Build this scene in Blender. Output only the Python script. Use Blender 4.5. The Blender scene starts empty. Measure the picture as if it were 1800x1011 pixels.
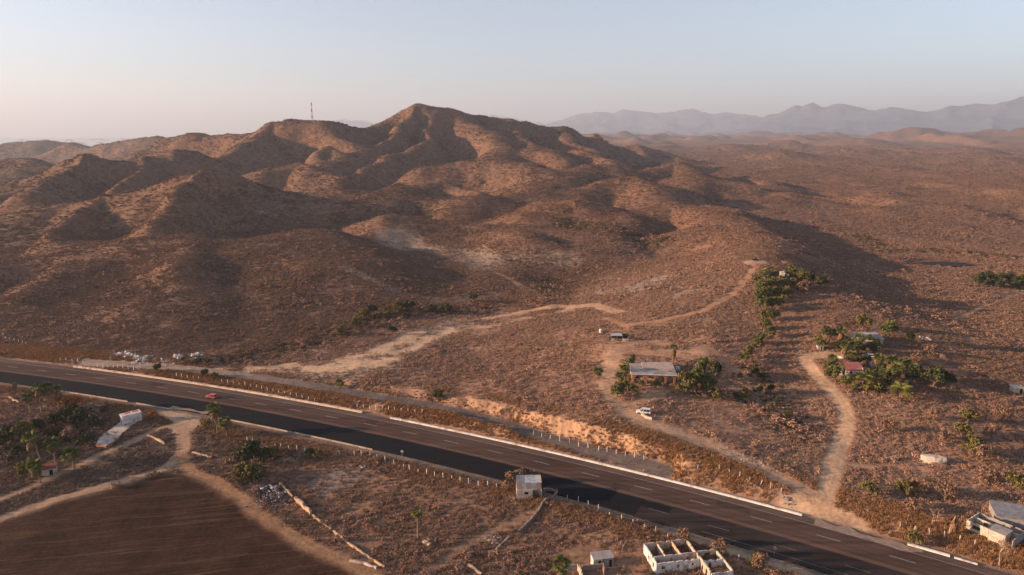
import bpy, bmesh, math, random
import numpy as np
from mathutils import Vector, Matrix, Euler

scene = bpy.context.scene
R = math.radians

# ------------------------------------------------------------------ camera, sky, sun, exposure
CAM_H, FPX, HORIZON = 90.0, 1200.0, 235.0          # drone height (m), focal length and horizon row of the 1800 px frame
HAZE_D = 7.2e-5
PITCH = math.atan((505.5 - HORIZON) / FPX)
cam_data = bpy.data.cameras.new('camera')
cam_data.sensor_width = 36.0
cam_data.lens = 36.0 * FPX / 1800.0
cam_data.clip_start, cam_data.clip_end = 1.0, 120000.0
cam = bpy.data.objects.new('camera', cam_data)
scene.collection.objects.link(cam)
cam.location = (0, 0, CAM_H)
cam.rotation_euler = (math.pi / 2 - PITCH, 0, 0)
scene.camera = cam

SUN_AZ, SUN_EL = R(94), R(12.2)                      # azimuth counted from +Y towards -X
sun_vec = Vector((-math.sin(SUN_AZ) * math.cos(SUN_EL), math.cos(SUN_AZ) * math.cos(SUN_EL), math.sin(SUN_EL)))
world = bpy.data.worlds.new('World'); scene.world = world
world.use_nodes = True
wn = world.node_tree.nodes; wl = world.node_tree.links
wn.clear()
sky = wn.new('ShaderNodeTexSky'); sky.sky_type = 'NISHITA'; sky.sun_disc = False
sky.sun_elevation = SUN_EL; sky.sun_rotation = -SUN_AZ
sky.altitude = 0; sky.air_density = 1.0; sky.dust_density = 0.45; sky.ozone_density = 3.0
bg = wn.new('ShaderNodeBackground'); bg.inputs['Strength'].default_value = 0.092
wo = wn.new('ShaderNodeOutputWorld')
hsv = wn.new('ShaderNodeHueSaturation'); hsv.inputs['Saturation'].default_value = 0.62; hsv.inputs['Value'].default_value = 1.0
tint = wn.new('ShaderNodeMix'); tint.data_type = 'RGBA'; tint.blend_type = 'MULTIPLY'; tint.inputs[0].default_value = 1.0; tint.inputs[7].default_value = (1.0, 0.97, 0.99, 1)   # uniform tint over the whole sky, takes out some green
wl.new(sky.outputs[0], hsv.inputs['Color']); wl.new(hsv.outputs[0], tint.inputs[6]); wl.new(tint.outputs[2], bg.inputs[0])
wl.new(bg.outputs[0], wo.inputs[0])

sun_data = bpy.data.lights.new('sun', 'SUN'); sun_data.energy = 5.0; sun_data.angle = R(0.6)
sun_data.color = (1.0, 0.67, 0.43)
sun = bpy.data.objects.new('sun', sun_data); scene.collection.objects.link(sun)
sun.rotation_euler = sun_vec.to_track_quat('Z', 'Y').to_euler()

scene.view_settings.view_transform = 'Standard'; scene.view_settings.look = 'None'
scene.view_settings.exposure = 1.27; scene.view_settings.gamma = 1.0
scene.view_settings.use_curve_mapping = False
scene.cycles.max_bounces = 4; scene.cycles.diffuse_bounces = 2; scene.cycles.glossy_bounces = 2
scene.cycles.transmission_bounces = 2; scene.cycles.volume_bounces = 0
scene.cycles.use_denoising = True

# ------------------------------------------------------------------ terrain mathematics (plain numpy)
def hash2(ix, iy, seed):
    h = (ix.astype(np.uint32) * np.uint32(374761393) + iy.astype(np.uint32) * np.uint32(668265263) + np.uint32(seed * 974711 + 13))
    h = (h ^ (h >> np.uint32(13))) * np.uint32(1274126177)
    h = h ^ (h >> np.uint32(16))
    return (h & np.uint32(0xffff)).astype(np.float32) / 65535.0

def vnoise(x, y, seed=0):
    fx, fy = np.floor(x), np.floor(y)
    ix, iy = fx.astype(np.int64) & 0xffffffff, fy.astype(np.int64) & 0xffffffff
    u, v = (x - fx).astype(np.float32), (y - fy).astype(np.float32)
    u = u * u * u * (u * (u * 6 - 15) + 10); v = v * v * v * (v * (v * 6 - 15) + 10)
    jx, jy = (ix + 1) & 0xffffffff, (iy + 1) & 0xffffffff
    a, b, c, d = hash2(ix, iy, seed), hash2(jx, iy, seed), hash2(ix, jy, seed), hash2(jx, jy, seed)
    return (a + (b - a) * u) * (1 - v) + (c + (d - c) * u) * v * 1.0

def fbm(x, y, octs=4, seed=0, gain=0.5):
    s = np.zeros(np.shape(x), np.float32); a, n = 1.0, 0.0
    for o in range(octs):
        s += a * (vnoise(x, y, seed + o * 7) * 2 - 1); n += a
        x, y = 1.6 * x - 1.2 * y + 17.3, 1.2 * x + 1.6 * y - 9.1
        a *= gain
    return s / n

def ridged(x, y, octs=3, seed=0):
    s = np.zeros(np.shape(x), np.float32); a, n = 1.0, 0.0
    for o in range(octs):
        s += a * (1 - np.abs(vnoise(x, y, seed + o * 5) * 2 - 1)); n += a
        x, y = 1.6 * x - 1.2 * y + 5.3, 1.2 * x + 1.6 * y + 3.1
        a *= 0.5
    return s / n

def smooth(a, b, x):
    t = np.clip((x - a) / (b - a), 0, 1)
    return t * t * (3 - 2 * t)

CP, SP = math.cos(PITCH), math.sin(PITCH)
def ray(px, py):
    u, v = (px - 900.0) / FPX, (505.5 - py) / FPX
    return u, CP + v * SP, -SP + v * CP
def at_depth(px, py, Y):                            # a survey point: direction seen from the drone plus its forward distance
    dx, dy, dz = ray(px, py); t = Y / dy
    return (t * dx, Y, CAM_H + t * dz)
def at_z(px, py, z):
    dx, dy, dz = ray(px, py); t = (z - CAM_H) / dz
    return (t * dx, t * dy, z)

def polydist(x, y, pts):
    """distance to a polyline, arc position and side (+ = left of travel)"""
    best = np.full(np.shape(x), 1e9, np.float64); arc = np.zeros_like(best); side = np.zeros_like(best); s0 = 0.0
    for (ax, ay), (bx, by) in zip(pts[:-1], pts[1:]):
        ex, ey = bx - ax, by - ay; L2 = ex * ex + ey * ey; L = math.sqrt(L2)
        t = np.clip(((x - ax) * ex + (y - ay) * ey) / L2, 0, 1)
        d = np.hypot(x - ax - t * ex, y - ay - t * ey)
        m = d < best
        best = np.where(m, d, best); arc = np.where(m, s0 + t * L, arc)
        side = np.where(m, np.sign(ex * (y - ay) - ey * (x - ax)), side)
        s0 += L
    return best, arc, side

# highway centre line (lane dashes lie on it every 15 m), a gentle bend in plan
HCX = (-2.50728298e-07, -8.65268604e-05, 9.58702252e-01, -1.90573188e+02)
HCY = (-1.71065572e-07, -3.67708315e-04, -2.79638814e-01, 2.54359609e+02)
def hwy(s, off=0.0):
    s = np.asarray(s, np.float64); c = np.clip(s, -150, 420)
    x, y = np.polyval(HCX, c), np.polyval(HCY, c)
    tx, ty = np.polyval(np.polyder(HCX), c), np.polyval(np.polyder(HCY), c)
    L = np.hypot(tx, ty); tx, ty = tx / L, ty / L
    x, y = x + (s - c) * tx, y + (s - c) * ty
    return np.stack([x - ty * off, y + tx * off], -1)
HWY_LINE = [tuple(p) for p in hwy(np.arange(-600, 700, 12.0))]

# hills: crest lines (px, py, forward distance or ('z', height)), half width in metres
RIDGES = [
 # main massif with the radio tower
 ([(255,262,1560),(290,243,1540),(340,231,1520),(380,238,1500),(430,235,1480),(490,215,1420),(530,209,1400),(575,211,1400),(610,222,1440),(640,222,1500),(685,207,1570),(718,194,1600),(755,191,1600),(800,200,1620),(850,211,1650),(885,213,1660),(920,219,1690),(960,221,1700),(985,226,1710),(1010,240,1740)],118),
 ([(1010,246,1760),(1045,241,1800),(1075,259,1850)],90),
 ([(1090,265,2050),(1130,258,2050),(1175,269,2050)],90),
 ([(490,216,1420),(455,243,1280),(415,262,1170),(385,276,1100)],75),
 ([(560,212,1400),(600,245,1280),(640,262,1230)],60),
 ([(550,268,1180),(575,258,1200),(600,272,1180)],45),
 ([(735,191,1600),(690,222,1430),(655,248,1320),(615,270,1220),(560,288,1120)],75),
 ([(785,198,1600),(755,228,1440),(725,252,1330),(690,272,1230),(640,292,1120)],65),
 ([(800,201,1610),(835,222,1480),(870,245,1380),(890,268,1260),(900,285,1150)],95),
 ([(890,214,1650),(905,240,1420),(930,255,1340),(960,268,1260)],80),
 ([(965,222,1700),(1000,243,1560),(1030,262,1420)],85),
 ([(975,272,1330),(1000,262,1360),(1040,274,1300),(1090,284,1200)],60),
 ([(712,195,1600),(735,190,1600),(765,191,1605),(798,199,1615)],210), ([(496,215,1415),(530,209.5,1402),(560,210,1400),(588,215,1410)],115),
 # shoulders in front of the massif
 ([(760,292,1060),(830,283,1080),(880,281,1080),(940,290,1040),(990,303,980)],85),
 ([(1080,284,1250),(1040,290,1130),(1000,308,970),(950,330,860),(890,348,790)],70),
 ([(1020,330,850),(1070,312,880),(1120,308,880),(1160,322,840)],68),
 ([(1150,300,1150),(1195,289,1180),(1225,303,1120)],55),
 ([(1215,312,1080),(1230,325,960),(1200,345,820),(1260,365,680),(1300,388,570),(1325,420,470),(1335,446,405)],62),
 ([(930,378,640),(1000,360,660),(1060,368,640),(1110,388,600)],50),
 ([(1120,372,640),(1190,352,660),(1250,372,620),(1290,400,540)],52),
 # left hills
 ([(-160,470,430),(0,455,440),(120,440,450),(250,425,460),(345,416,465),(440,426,460),(520,440,440),(590,464,400),(650,494,('z',8)),(705,514,('z',4))],60),
 ([(430,440,440),(470,500,365),(520,560,318)],38),
 ([(150,450,430),(200,520,355),(240,580,305)],34),
 ([(-140,400,640),(0,384,660),(120,356,690),(250,334,700),(325,310,700),(365,298,700),(410,308,720),(460,326,760),(520,338,800)],62),
 ([(-60,345,930),(40,312,950),(110,276,940),(148,267,930),(195,282,950),(245,273,980),(300,265,1000),(345,268,1020),(400,283,1060),(450,294,1080)],72),
 ([(-60,305,1250),(20,287,1300),(60,285,1300),(110,300,1250)],90),
 ([(460,296,1000),(510,288,1020),(560,300,980),(600,312,930)],55),
 ([(430,362,740),(500,342,780),(580,338,800),(660,345,800),(740,352,780)],58),
 ([(720,330,900),(790,322,920),(850,332,880)],60),
 # the triangular central hill and its long back
 ([(545,436,615),(580,417,612),(620,400,610),(660,384,608),(692,376,606),(740,381,606),(800,388,600),(860,395,590),(920,407,570),(980,425,535),(1040,440,500)],42),
 ([(830,470,450),(870,482,425),(930,512,380),(985,538,('z',5.5))],11),
 # the farm ridge, the house spur and the compound spur
 ([(1335,446,405),(1300,490,('z',15)),(1235,560,('z',10)),(1160,600,('z',8)),(1130,650,('z',6.5)),(1110,720,('z',5.8)),(1200,780,('z',3.5))],46),
 ([(1130,560,('z',8.5)),(1180,500,('z',12)),(1260,440,('z',16))],50),
 ([(980,700,('z',4.5)),(900,690,('z',4)),(820,680,('z',3)),(700,640,('z',3))],32),
 ([(1345,447,405),(1400,480,('z',17)),(1450,520,('z',12.5)),(1510,590,('z',8.5)),(1560,660,('z',5.5)),(1620,720,('z',3))],52),
 # spurs running down towards the road
 ([(148,267,930),(112,300,830),(70,340,740)],32),
 ([(245,274,980),(232,305,870),(205,330,800)],30),
 ([(190,344,695),(150,372,620),(95,402,555)],28),
 ([(365,299,700),(345,330,630),(305,368,570),(260,395,530)],30),
 ([(120,441,450),(95,470,400),(60,510,360)],30), ([(345,417,465),(330,455,400),(300,510,345),(290,560,310)],32),
 # far left and the plain
 ([(-60,262,3100),(0,258,3100),(30,250,3100),(70,252,3100),(100,256,3100),(140,266,3100)],170),
 ([(105,264,2700),(135,253,2700),(165,258,2650),(190,251,2600),(225,243,2550),(275,241,2500),(330,252,2450)],125),
 ([(1340,274,2300),(1385,268,2300),(1420,274,2300)],100),
 ([(1450,252,4000),(1500,242,4000),(1560,254,4000)],210),
 ([(1470,274,2600),(1515,266,2600),(1550,276,2600)],100),
 ([(1560,240,5600),(1640,229,5600),(1760,240,5400)],420),
 ([(1250,258,3300),(1290,254,3300),(1330,259,3300)],140),
 ([(1690,282,2000),(1760,276,2000),(1830,280,2000)],110),
]
RG = []
for pts, w in RIDGES:
    P = []
    for p in pts:
        P.append(at_z(p[0], p[1], p[2][1]) if isinstance(p[2], tuple) else at_depth(*p))
    my = sum(p[1] for p in P) / len(P)
    RG.append((P, w * (0.72 if 560 < my < 2200 else 1.0)))

def base_level(x, y):
    d = np.hypot(x, y)
    left = smooth(-100, -2600, x) * smooth(900, 3200, d)
    rise = 46 * smooth(1200, 9000, d) * (1 - left)
    step = 7 * smooth(560, 1250, d) * (1 - smooth(1900, 2700, d)) * smooth(60, -140, x - 0.25 * y) * smooth(-0.95, -0.6, x / np.maximum(y, 1.0))
    return rise + step - 55 * left - 45 * left * smooth(3300, 4300, d) - 5 * smooth(150, 420, x) * smooth(300, 420, y) * (1 - smooth(700, 1100, d))

def hill_union(wx, wy, b):
    acc = np.zeros_like(wx); crest = np.zeros_like(wx)
    for P, w in RG:
        xs = [p[0] for p in P]; ys = [p[1] for p in P]; m = 3.0 * w
        sel = np.nonzero((wx > min(xs) - m) & (wx < max(xs) + m) & (wy > min(ys) - m) & (wy < max(ys) + m))[0]
        if len(sel) == 0:
            continue
        sx, sy = wx[sel], wy[sel]; hb = b[sel]; h = np.zeros_like(sx); cm = np.zeros_like(sx)
        for (ax, ay, az), (bx, by, bz) in zip(P[:-1], P[1:]):
            ex, ey = bx - ax, by - ay; L2 = ex * ex + ey * ey
            t = np.clip(((sx - ax) * ex + (sy - ay) * ey) / L2, 0, 1)
            q = np.hypot(sx - ax - t * ex, sy - ay - t * ey) / w
            top = np.maximum(az + (bz - az) * t - hb, 0)
            cm = np.maximum(cm, np.exp(-2.2 * q * q))
            h = np.maximum(h, top * (0.80 * np.exp(-1.0 * q ** 2.0) + 0.20 * np.exp(-(q * 0.52) ** 2.0)))
        acc[sel] += h ** 6; crest[sel] = np.maximum(crest[sel], cm)
    return acc ** (1 / 6), crest
# lower the crest heights where overlapping ridges add up, so every crest keeps its surveyed height
_want = [np.array([p[2] for p in P]) for P, w in RG]
for _ in range(4):
    new = []
    for (P, w), want in zip(RG, _want):
        px_, py_ = np.array([p[0] for p in P]), np.array([p[1] for p in P])
        bb = base_level(px_, py_); got = hill_union(px_, py_, bb)[0]
        k = np.clip(np.maximum(want - bb, 0.3) / np.maximum(got, 0.3), 0.6, 1.0)
        new.append(([(p[0], p[1], b_ + max(p[2] - b_, 0.3) * k_) for p, b_, k_ in zip(P, bb, k)], w))
    RG = new

HWY_NEAR = [tuple(p) for p in hwy(np.arange(-240, 460, 14.0), -3.7)]
FRONT_PX = [(150,636),(240,641),(330,648),(400,657),(470,666),(525,675),(590,684),(650,696),(725,707),(800,722),(860,738),(900,749),(940,763),(985,775),(1025,787),(1080,801),(1125,812),(1165,824)]
FRONT = [at_z(px, py, 0.6)[:2] for px, py in FRONT_PX]
PAD_PX = [((1150, 652), 12, 10, 6.2), ((1155, 612), 16, 12, 7.6), ((1495, 645), 8, 8, None), ((1528, 588), 8, 8, None)]
PADS = []

def height(x, y):
    x = np.asarray(x, np.float64); y = np.asarray(y, np.float64)
    d = np.hypot(x, y)
    A = np.clip(d * 0.022, 2.0, 26)
    wx = x + A * fbm(x / 150, y / 150, 3, 3) * 1.3; wy = y + A * fbm(x / 150, y / 150, 3, 11) * 1.3
    b = base_level(x, y)
    hills, crest = hill_union(wx, wy, b)
    far = smooth(350, 900, d)
    gul = ridged(wx / 80 + 3.1, wy / 150, 3, 29) * (1 - smooth(700, 1300, d)) + ridged(wx / 130 + 7.7, wy / 230, 3, 37) * smooth(700, 1300, d)
    hills = hills * (1.0 + (1 - crest) * (0.05 - (0.15 * smooth(260, 420, d) + 0.13 * far) * smooth(0.92, 0.35, gul))) * (1 + 0.05 * fbm(x / 70, y / 70, 3, 41))
    knoll = smooth(330, 520, d) * (1 - smooth(1250, 1650, d)) * (1 - 0.75 * crest) * (1 - smooth(150, 230, x) * (1 - smooth(820, 1000, d)))
    hills = np.maximum(hills + knoll * (15 * (vnoise(wx / 92 + 5.5, wy / 125, 203) * 2 - 1) + 8 * (vnoise(wx / 48, wy / 66, 207) * 2 - 1)), -6)
    rough = 0.5 + 0.9 * smooth(200, 500, d) + 2.0 * smooth(900, 2200, d)
    z = b + hills + rough * fbm(x / 45, y / 45, 3, 5) + 0.30 * fbm(x / 11, y / 11, 3, 8)
    z = z + smooth(1000, 2600, d) * (10.0 * fbm(x / 420, y / 420, 4, 61) + 44 * np.maximum(fbm(x / 300, y / 400, 2, 77) - 0.14, 0)) * (1 + smooth(3000, 7000, d) * 1.5)
    near = np.nonzero(d < 480)[0] if x.ndim else np.array([], int)
    if len(near):
        nx, ny = x[near], y[near]; nz = z[near]
        # ground south of the highway: a shallow shelf
        dh, _, side = polydist(nx, ny, HWY_NEAR)
        south = np.where(side < 0, smooth(12, 40, dh), 0)
        nz = nz * (1 - south) + south * (-1.0 + 0.35 * (nz - 0.5 * np.abs(nz)) + 0.4 * fbm(nx / 14, ny / 14, 3, 19))
        for (cx, cy, cz), r, f in PADS:
            k = 1 - smooth(r, r + f, np.hypot(nx - cx, ny - cy))
            nz = nz * (1 - k) + (cz + 0.1 * (nz - cz)) * k
        df, _, _ = polydist(nx, ny, FRONT)
        k = 1 - smooth(3.0, 6.0, df + 0.9 * fbm(nx / 5, ny / 5, 2, 91) + 0.7 * (ridged(nx / 3.4, ny / 3.4, 2, 93) - 0.6))
        nz = nz * (1 - k) + (0.55 + 0.06 * fbm(nx / 6, ny / 6, 2, 15)) * k
        k = 1 - smooth(11.2, 19, dh)
        nz = nz * (1 - k) + (-0.28) * k
        z[near] = nz
    return z

def survey(pix, lift=0.0):
    """ground points under the given photo positions (view rays walked until they meet the terrain)"""
    pix = np.asarray(pix, np.float64)
    dx, dy, dz = ray(pix[:, 0], pix[:, 1]); dx = np.broadcast_to(dx, dy.shape)
    ts = 85 * np.exp(np.linspace(0, math.log(60), 420))
    T = ts[None, :]
    X, Y, Z = dx[:, None] * T, dy[:, None] * T, CAM_H + dz[:, None] * T
    G = height(X.ravel(), Y.ravel()).reshape(X.shape)
    under = Z < G
    i = np.argmax(under, 1); i = np.clip(i, 1, len(ts) - 1)
    lo, hi = ts[i - 1], ts[i]
    for _ in range(9):
        mid = (lo + hi) / 2
        g = height(dx * mid, dy * mid)
        u = CAM_H + dz * mid < g
        hi = np.where(u, mid, hi); lo = np.where(u, lo, mid)
    x, y = dx * hi, dy * hi
    return np.stack([x, y, height(x, y) + lift], -1)

PADS = [((p[0], p[1], z if z is not None else p[2]), r, f) for (_, r, f, z), p in zip(PAD_PX, survey([q[0] for q in PAD_PX]))]
# ------------------------------------------------------------------ ground sheet (polar grid, finer near the drone)
def wpoly(pix):
    return [tuple(p[:2]) for p in survey(pix)]
TRACKS = {   # name: (photo polyline, half width m, colour)
 'junction_road': ([(1462,925),(1448,895),(1455,850),(1470,800),(1484,765),(1488,735),(1478,705),(1455,680),(1430,655),(1415,632)],2.2,(0.585,0.377,0.235)),
 'junction_apron': ([(1400,893),(1440,905),(1490,925)],4.0,(0.552,0.356,0.223)),
 'compound_lane': ([(1412,628),(1440,624),(1475,626)],2.5,(0.537,0.340,0.212)),
 'house_drive': ([(1440,880),(1400,853),(1350,828),(1290,800),(1230,775),(1180,757),(1130,742),(1095,722),(1073,698),(1066,672),(1072,645),(1082,615)],2.7,(0.488,0.305,0.188)),
 'yard': ([(1100,608),(1150,612),(1205,618)],9.0,(0.488,0.284,0.170)),
 'yard_front': ([(1100,725),(1130,706),(1165,688)],2.6,(0.471,0.284,0.170)),
 'ridge_track': ([(1065,560),(1100,573),(1160,563),(1235,546),(1285,518),(1312,488),(1326,462)],1.61,(0.452,0.247,0.140)),
 'ridge_top': ([(1318,462),(1335,461)],4.0,(0.462,0.287,0.184)),
 'spur_track': ([(1236,556),(1240,580),(1228,602),(1262,625),(1310,662),(1350,705),(1400,760)],1.6,(0.433,0.248,0.150)),
 'saddle_track': ([(855,560),(920,548),(975,538),(1040,536),(1085,548)],2.66,(0.437,0.282,0.179)),
 'saddle_lower': ([(700,600),(790,582),(880,570),(960,552),(1000,545)],2.4,(0.462,0.294,0.184)),
 'quarry_track': ([(440,648),(520,650),(600,648),(660,642),(705,625),(740,600),(790,580)],3.2,(0.552,0.370,0.235)),
 'quarry_patch': ([(600,642),(670,622),(730,592)],8.0,(0.537,0.356,0.230)),
 'dam_crest': ([(872,480),(930,508),(990,538)],1.5,(0.552,0.312,0.177)),
 'west_track': ([(150,634),(260,640),(350,648),(440,652),(520,640)],2.6,(0.537,0.356,0.235)),
 'field_apron': ([(300,722),(330,738),(325,752)],3.82,(0.440,0.309,0.212)),
 'field_road': ([(322,745),(322,790),(300,818),(250,836),(180,856),(90,880),(0,912),(-80,940)],1.70,(0.400,0.262,0.169)),
 'field_edge': ([(316,800),(330,828),(375,845),(425,880),(500,938),(590,985),(680,1030)],1.61,(0.333,0.193,0.110)),
 'lane_west': ([(322,745),(280,752),(230,778),(170,802),(100,835),(40,862),(-60,900)],1.27,(0.373,0.250,0.163)),
 'hut_path': ([(740,1011),(800,968),(850,940),(905,915),(945,895)],1.02,(0.246,0.157,0.106)),
 'house_path': ([(1010,965),(1080,1000),(1120,985)],2.00,(0.293,0.173,0.106)),
 'valley_path': ([(1676,562),(1710,546),(1750,530),(1800,512)],0.5,(0.439,0.284,0.194)),
 'east_path': ([(1500,818),(1560,820),(1620,824)],1.4,(0.423,0.256,0.159)),
 'south_shoulder': ([(1170,934),(1260,962),(1380,998),(1450,1020)],1.8,(0.390,0.264,0.177)),
}
FIELD_PX = [(-120,965),(0,918),(100,886),(200,858),(280,836),(318,832),(356,846),(420,892),(500,950),(585,995),(660,1040),(700,1120),(300,1200),(-400,1200)]
TW = {k: (wpoly(v[0]), v[1], v[2]) for k, v in TRACKS.items()}
FIELD = [tuple(at_z(px, py, -1.0)[:2]) for px, py in FIELD_PX]
POND_C = at_z(1658, 464, -4.0)

def inside(x, y, poly):
    r = np.zeros(x.shape, bool); j = len(poly) - 1
    for i in range(len(poly)):
        (xi, yi), (xj, yj) = poly[i], poly[j]
        c = ((yi > y) != (yj > y)) & (x < (xj - xi) * (y - yi) / (yj - yi + 1e-12) + xi)
        r ^= c; j = i
    return r

az_f = np.arange(-48, 48.01, 0.116)
az = np.radians(np.concatenate([np.linspace(-180, -50, 40), az_f, np.linspace(50, 180, 40)]))
rr = np.concatenate([[0.5, 15, 30, 45], 58 * np.exp(np.arange(0, math.log(1500 / 58), 0.0047)),
                     1500 * np.exp(np.arange(0, math.log(6000 / 1500), 0.009)), 6000 * np.exp(np.linspace(0, math.log(4.66), 60))])
NA, NR = len(az), len(rr)
GX = (np.sin(az)[None, :] * rr[:, None]); GY = (np.cos(az)[None, :] * rr[:, None])
gx, gy = GX.ravel(), GY.ravel()
gd = np.hypot(gx, gy)
gz = height(gx, gy)
# pond hollow
pd = np.hypot((gx - POND_C[0]) / 21, (gy - POND_C[1]) / 10)
gz = np.where(pd < 2.0, gz * smooth(1.0, 1.9, pd) + (POND_C[2] - 0.5) * (1 - smooth(1.0, 1.9, pd)), gz)

def lerp3(c, col, k):
    return c * (1 - k[:, None]) + np.asarray(col)[None, :] * k[:, None]

n1 = fbm(gx / 60, gy / 60, 4, 101); n2 = fbm(gx / 9, gy / 9, 3, 121); n3 = fbm(gx / 260, gy / 260, 3, 131)
col = np.tile(np.array([[.250, .150, .100]]), (len(gx), 1))
col = lerp3(col, (.300, .168, .102), np.clip(0.5 + 0.9 * n1, 0, 1))
col = lerp3(col, (.198, .119, .092), np.clip(0.35 * n3 + 0.25 + 0.5 * n2, 0, 1) * 0.8)
# dense leafless scrub darkens the hills beyond the creek; the farm slopes and the plain are paler
CREEK = [at_z(-500, 640, 1)[:2]] + wpoly([(0,630),(200,622),(420,640),(560,606),(720,556),(860,545),(985,545)]) + [at_depth(1110,420,520)[:2], at_depth(1215,395,600)[:2], at_depth(1300,330,950)[:2], at_depth(1240,270,2300)[:2], at_depth(1200,250,8000)[:2]]
_d, _, _s = polydist(gx, gy, CREEK)
_sd = np.where(_s > 0, _d, -_d) + 7 * fbm(gx / 25, gy / 25, 3, 141)
dk = 1 - 0.15 * smooth(-6, 12 + 0.02 * gd, _sd) - 0.02 * smooth(10, -40, _sd) * smooth(430, 620, gd)
_hd, _, _hs = polydist(gx, gy, HWY_LINE)
dk = dk + 0.32 * smooth(12, -8, _sd) * smooth(460, 380, gd) * np.where(_hs > 0, 1, 0) * smooth(90, 60, gx - 60)
dk = dk * (1 + 0.10 * n3 + 0.06 * n1)
col = col * (dk * (1 - 0.12 * smooth(260, 420, gd)))[:, None]
bare = np.zeros(len(gx)); cls = np.zeros(len(gx), np.int8); hwyk = np.zeros(len(gx)); frontk = np.zeros(len(gx)); grassk = np.zeros(len(gx))
nr = np.nonzero(gd < 700)[0]
x, y = gx[nr], gy[nr]
c = col[nr]; bk = np.zeros(len(nr)); cl = np.zeros(len(nr), np.int8)
wob = 0.5 * fbm(x / 4, y / 4, 3, 55)
def patch(pts, w, colr, feather, amount=1.0):
    global c, bk
    d, _, _ = polydist(x, y, pts)
    k = amount * (1 - smooth(w * 0.75, w + feather, d + wob * (1 + 0.35 * feather)))
    c = lerp3(c, colr, k); bk = np.maximum(bk, k * 0.46)
    return d
# pale gravel and orange cuttings
def spx(pix): return wpoly(pix)
patch(spx([(470,372),(520,366),(560,372)]), 10, (.28,.195,.145), 16, .7)
patch(spx([(600,372),(650,368),(690,366)]), 8, (.28,.20,.15), 14, .6)
patch(spx([(1120,505),(1150,492),(1165,486)]), 3, (.46,.37,.30), 4, .8)
patch(spx([(1190,520),(1215,512)]), 3, (.40,.28,.20), 4, .7)
patch(spx([(560,650),(640,640),(700,612),(740,590),(800,572)]), 9, (.36,.26,.19), 9, .8)
patch(spx([(560,655),(620,650),(670,645)]), 6, (.36,.27,.20), 5, .6)
patch(spx([(760,528),(820,522),(870,516)]), 6, (.25,.155,.105), 6, .7)
patch(spx([(600,470),(660,495),(690,510)]), 2.0, (.36,.28,.22), 3, .7)
patch(spx([(575,850),(620,830)]), 3.5, (.26,.20,.165), 5, .7)
for q in ([(705,395),(740,440),(765,470)], [(722,392),(758,432),(790,468)], [(745,398),(775,436),(797,470)], [(700,420),(735,455),(755,480)]):
    patch(spx(q), 0.7, (.36,.22,.14), 1.2, .55)
patch(spx([(845,435),(850,455)]), 2.5, (.36,.22,.14), 4, .7)
patch(spx([(700,420),(760,440),(825,450),(860,470)]), 13, (.33,.24,.18), 12, .8)
patch(spx([(905,455),(960,450),(1000,462)]), 8, (.33,.25,.19), 9, .6)
patch(spx([(1060,515),(1110,508),(1165,488)]), 6, (.40,.30,.23), 7, .7)
patch(spx([(1130,600),(1210,598),(1226,596)]), 1.2, (.42,.24,.14), 1.6, .9)
patch(spx([(1226,596),(1224,612)]), 1.0, (.45,.25,.13), 1.2, .9)
SOFT = {'quarry_track', 'quarry_patch', 'saddle_lower', 'yard', 'yard_front', 'spur_track', 'hut_path', 'house_path', 'east_path', 'dam_crest', 'west_track'}
for nm, (pts, w, colr) in TW.items():
    d, _, _ = polydist(x, y, pts)
    e = d + wob * 0.8
    k = 1 - smooth(w * 0.8, w * 1.25 + 0.5, e)
    if nm in SOFT:
        k = k * np.clip(0.72 + 0.9 * fbm(x / 6, y / 6, 3, 71), 0.2, 1)
    c = lerp3(c, colr, k * 0.95); bk = np.maximum(bk, k if nm not in SOFT else 0.72 * k)
    if w < 4.5:                                     # wheel ruts and the stony middle
        rut = np.exp(-((d - 0.85) / 0.4) ** 2)
        c = c * (1 - 0.10 * (rut * k))[:, None]
    cl = np.where(k > 0.5, 2, cl)
df, fs, fside = polydist(x, y, FRONT)
kf = 1 - smooth(2.6, 3.8, df + wob)
c = lerp3(c, (.145, .118, .105), kf * 0.95); bk = np.maximum(bk, kf); cl = np.where(kf > 0.5, 3, cl)
fa = smooth(330, 120, fs)                           # towards the west end the track turns to pale dirt
c = np.where((kf > 0.3)[:, None], lerp3(c, (.30, .225, .175), kf * smooth(130, 40, fs)), c)
dh, hs, hside = polydist(x, y, HWY_NEAR)
kh = 1 - smooth(10.6, 12.6, dh + wob)
c = lerp3(c, (.20, .150, .118), kh); bk = np.maximum(bk, 1 - smooth(11.3, 14.5, dh + wob * 2))
# cut bank north of the frontage track: bare orange earth
bank = np.where(fside > 0, (1 - smooth(6.2, 8.5, df)) * smooth(2.8, 4.0, df) * smooth(140, 172, fs), 0)
bank = bank * np.clip(0.72 + 1.5 * fbm(x / 5, y / 5, 3, 97), 0.25, 1)
c = lerp3(c, (.44, .27, .165), bank * (0.75 + 0.25 * np.clip(n2[nr] * 2, -1, 1))); bk = np.maximum(bk, bank * 0.62)
fk = inside(x, y, FIELD); fe, _, _ = polydist(x, y, FIELD + FIELD[:1])
fsm = smooth(-1.8, 1.8, np.where(fk, fe, -fe) + 1.6 * fbm(x / 7, y / 7, 3, 57))
c = lerp3(c, (0, 0, 0), fsm) + fsm[:, None] * lerp3(np.tile([[.040, .0185, .0105]], (len(x), 1)), (.058, .029, .0175), np.clip(0.4 + n1[nr] + 0.5 * n2[nr], 0, 1))
bk = np.maximum(bk, fsm); cl = np.where(fsm > 0.02, 4, cl)
pk = 1 - smooth(1.1, 1.5, pd[nr] + 0.12 * wob)
c = lerp3(c, (.20, .10, .065), pk); bk = np.maximum(bk, pk)
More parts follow.
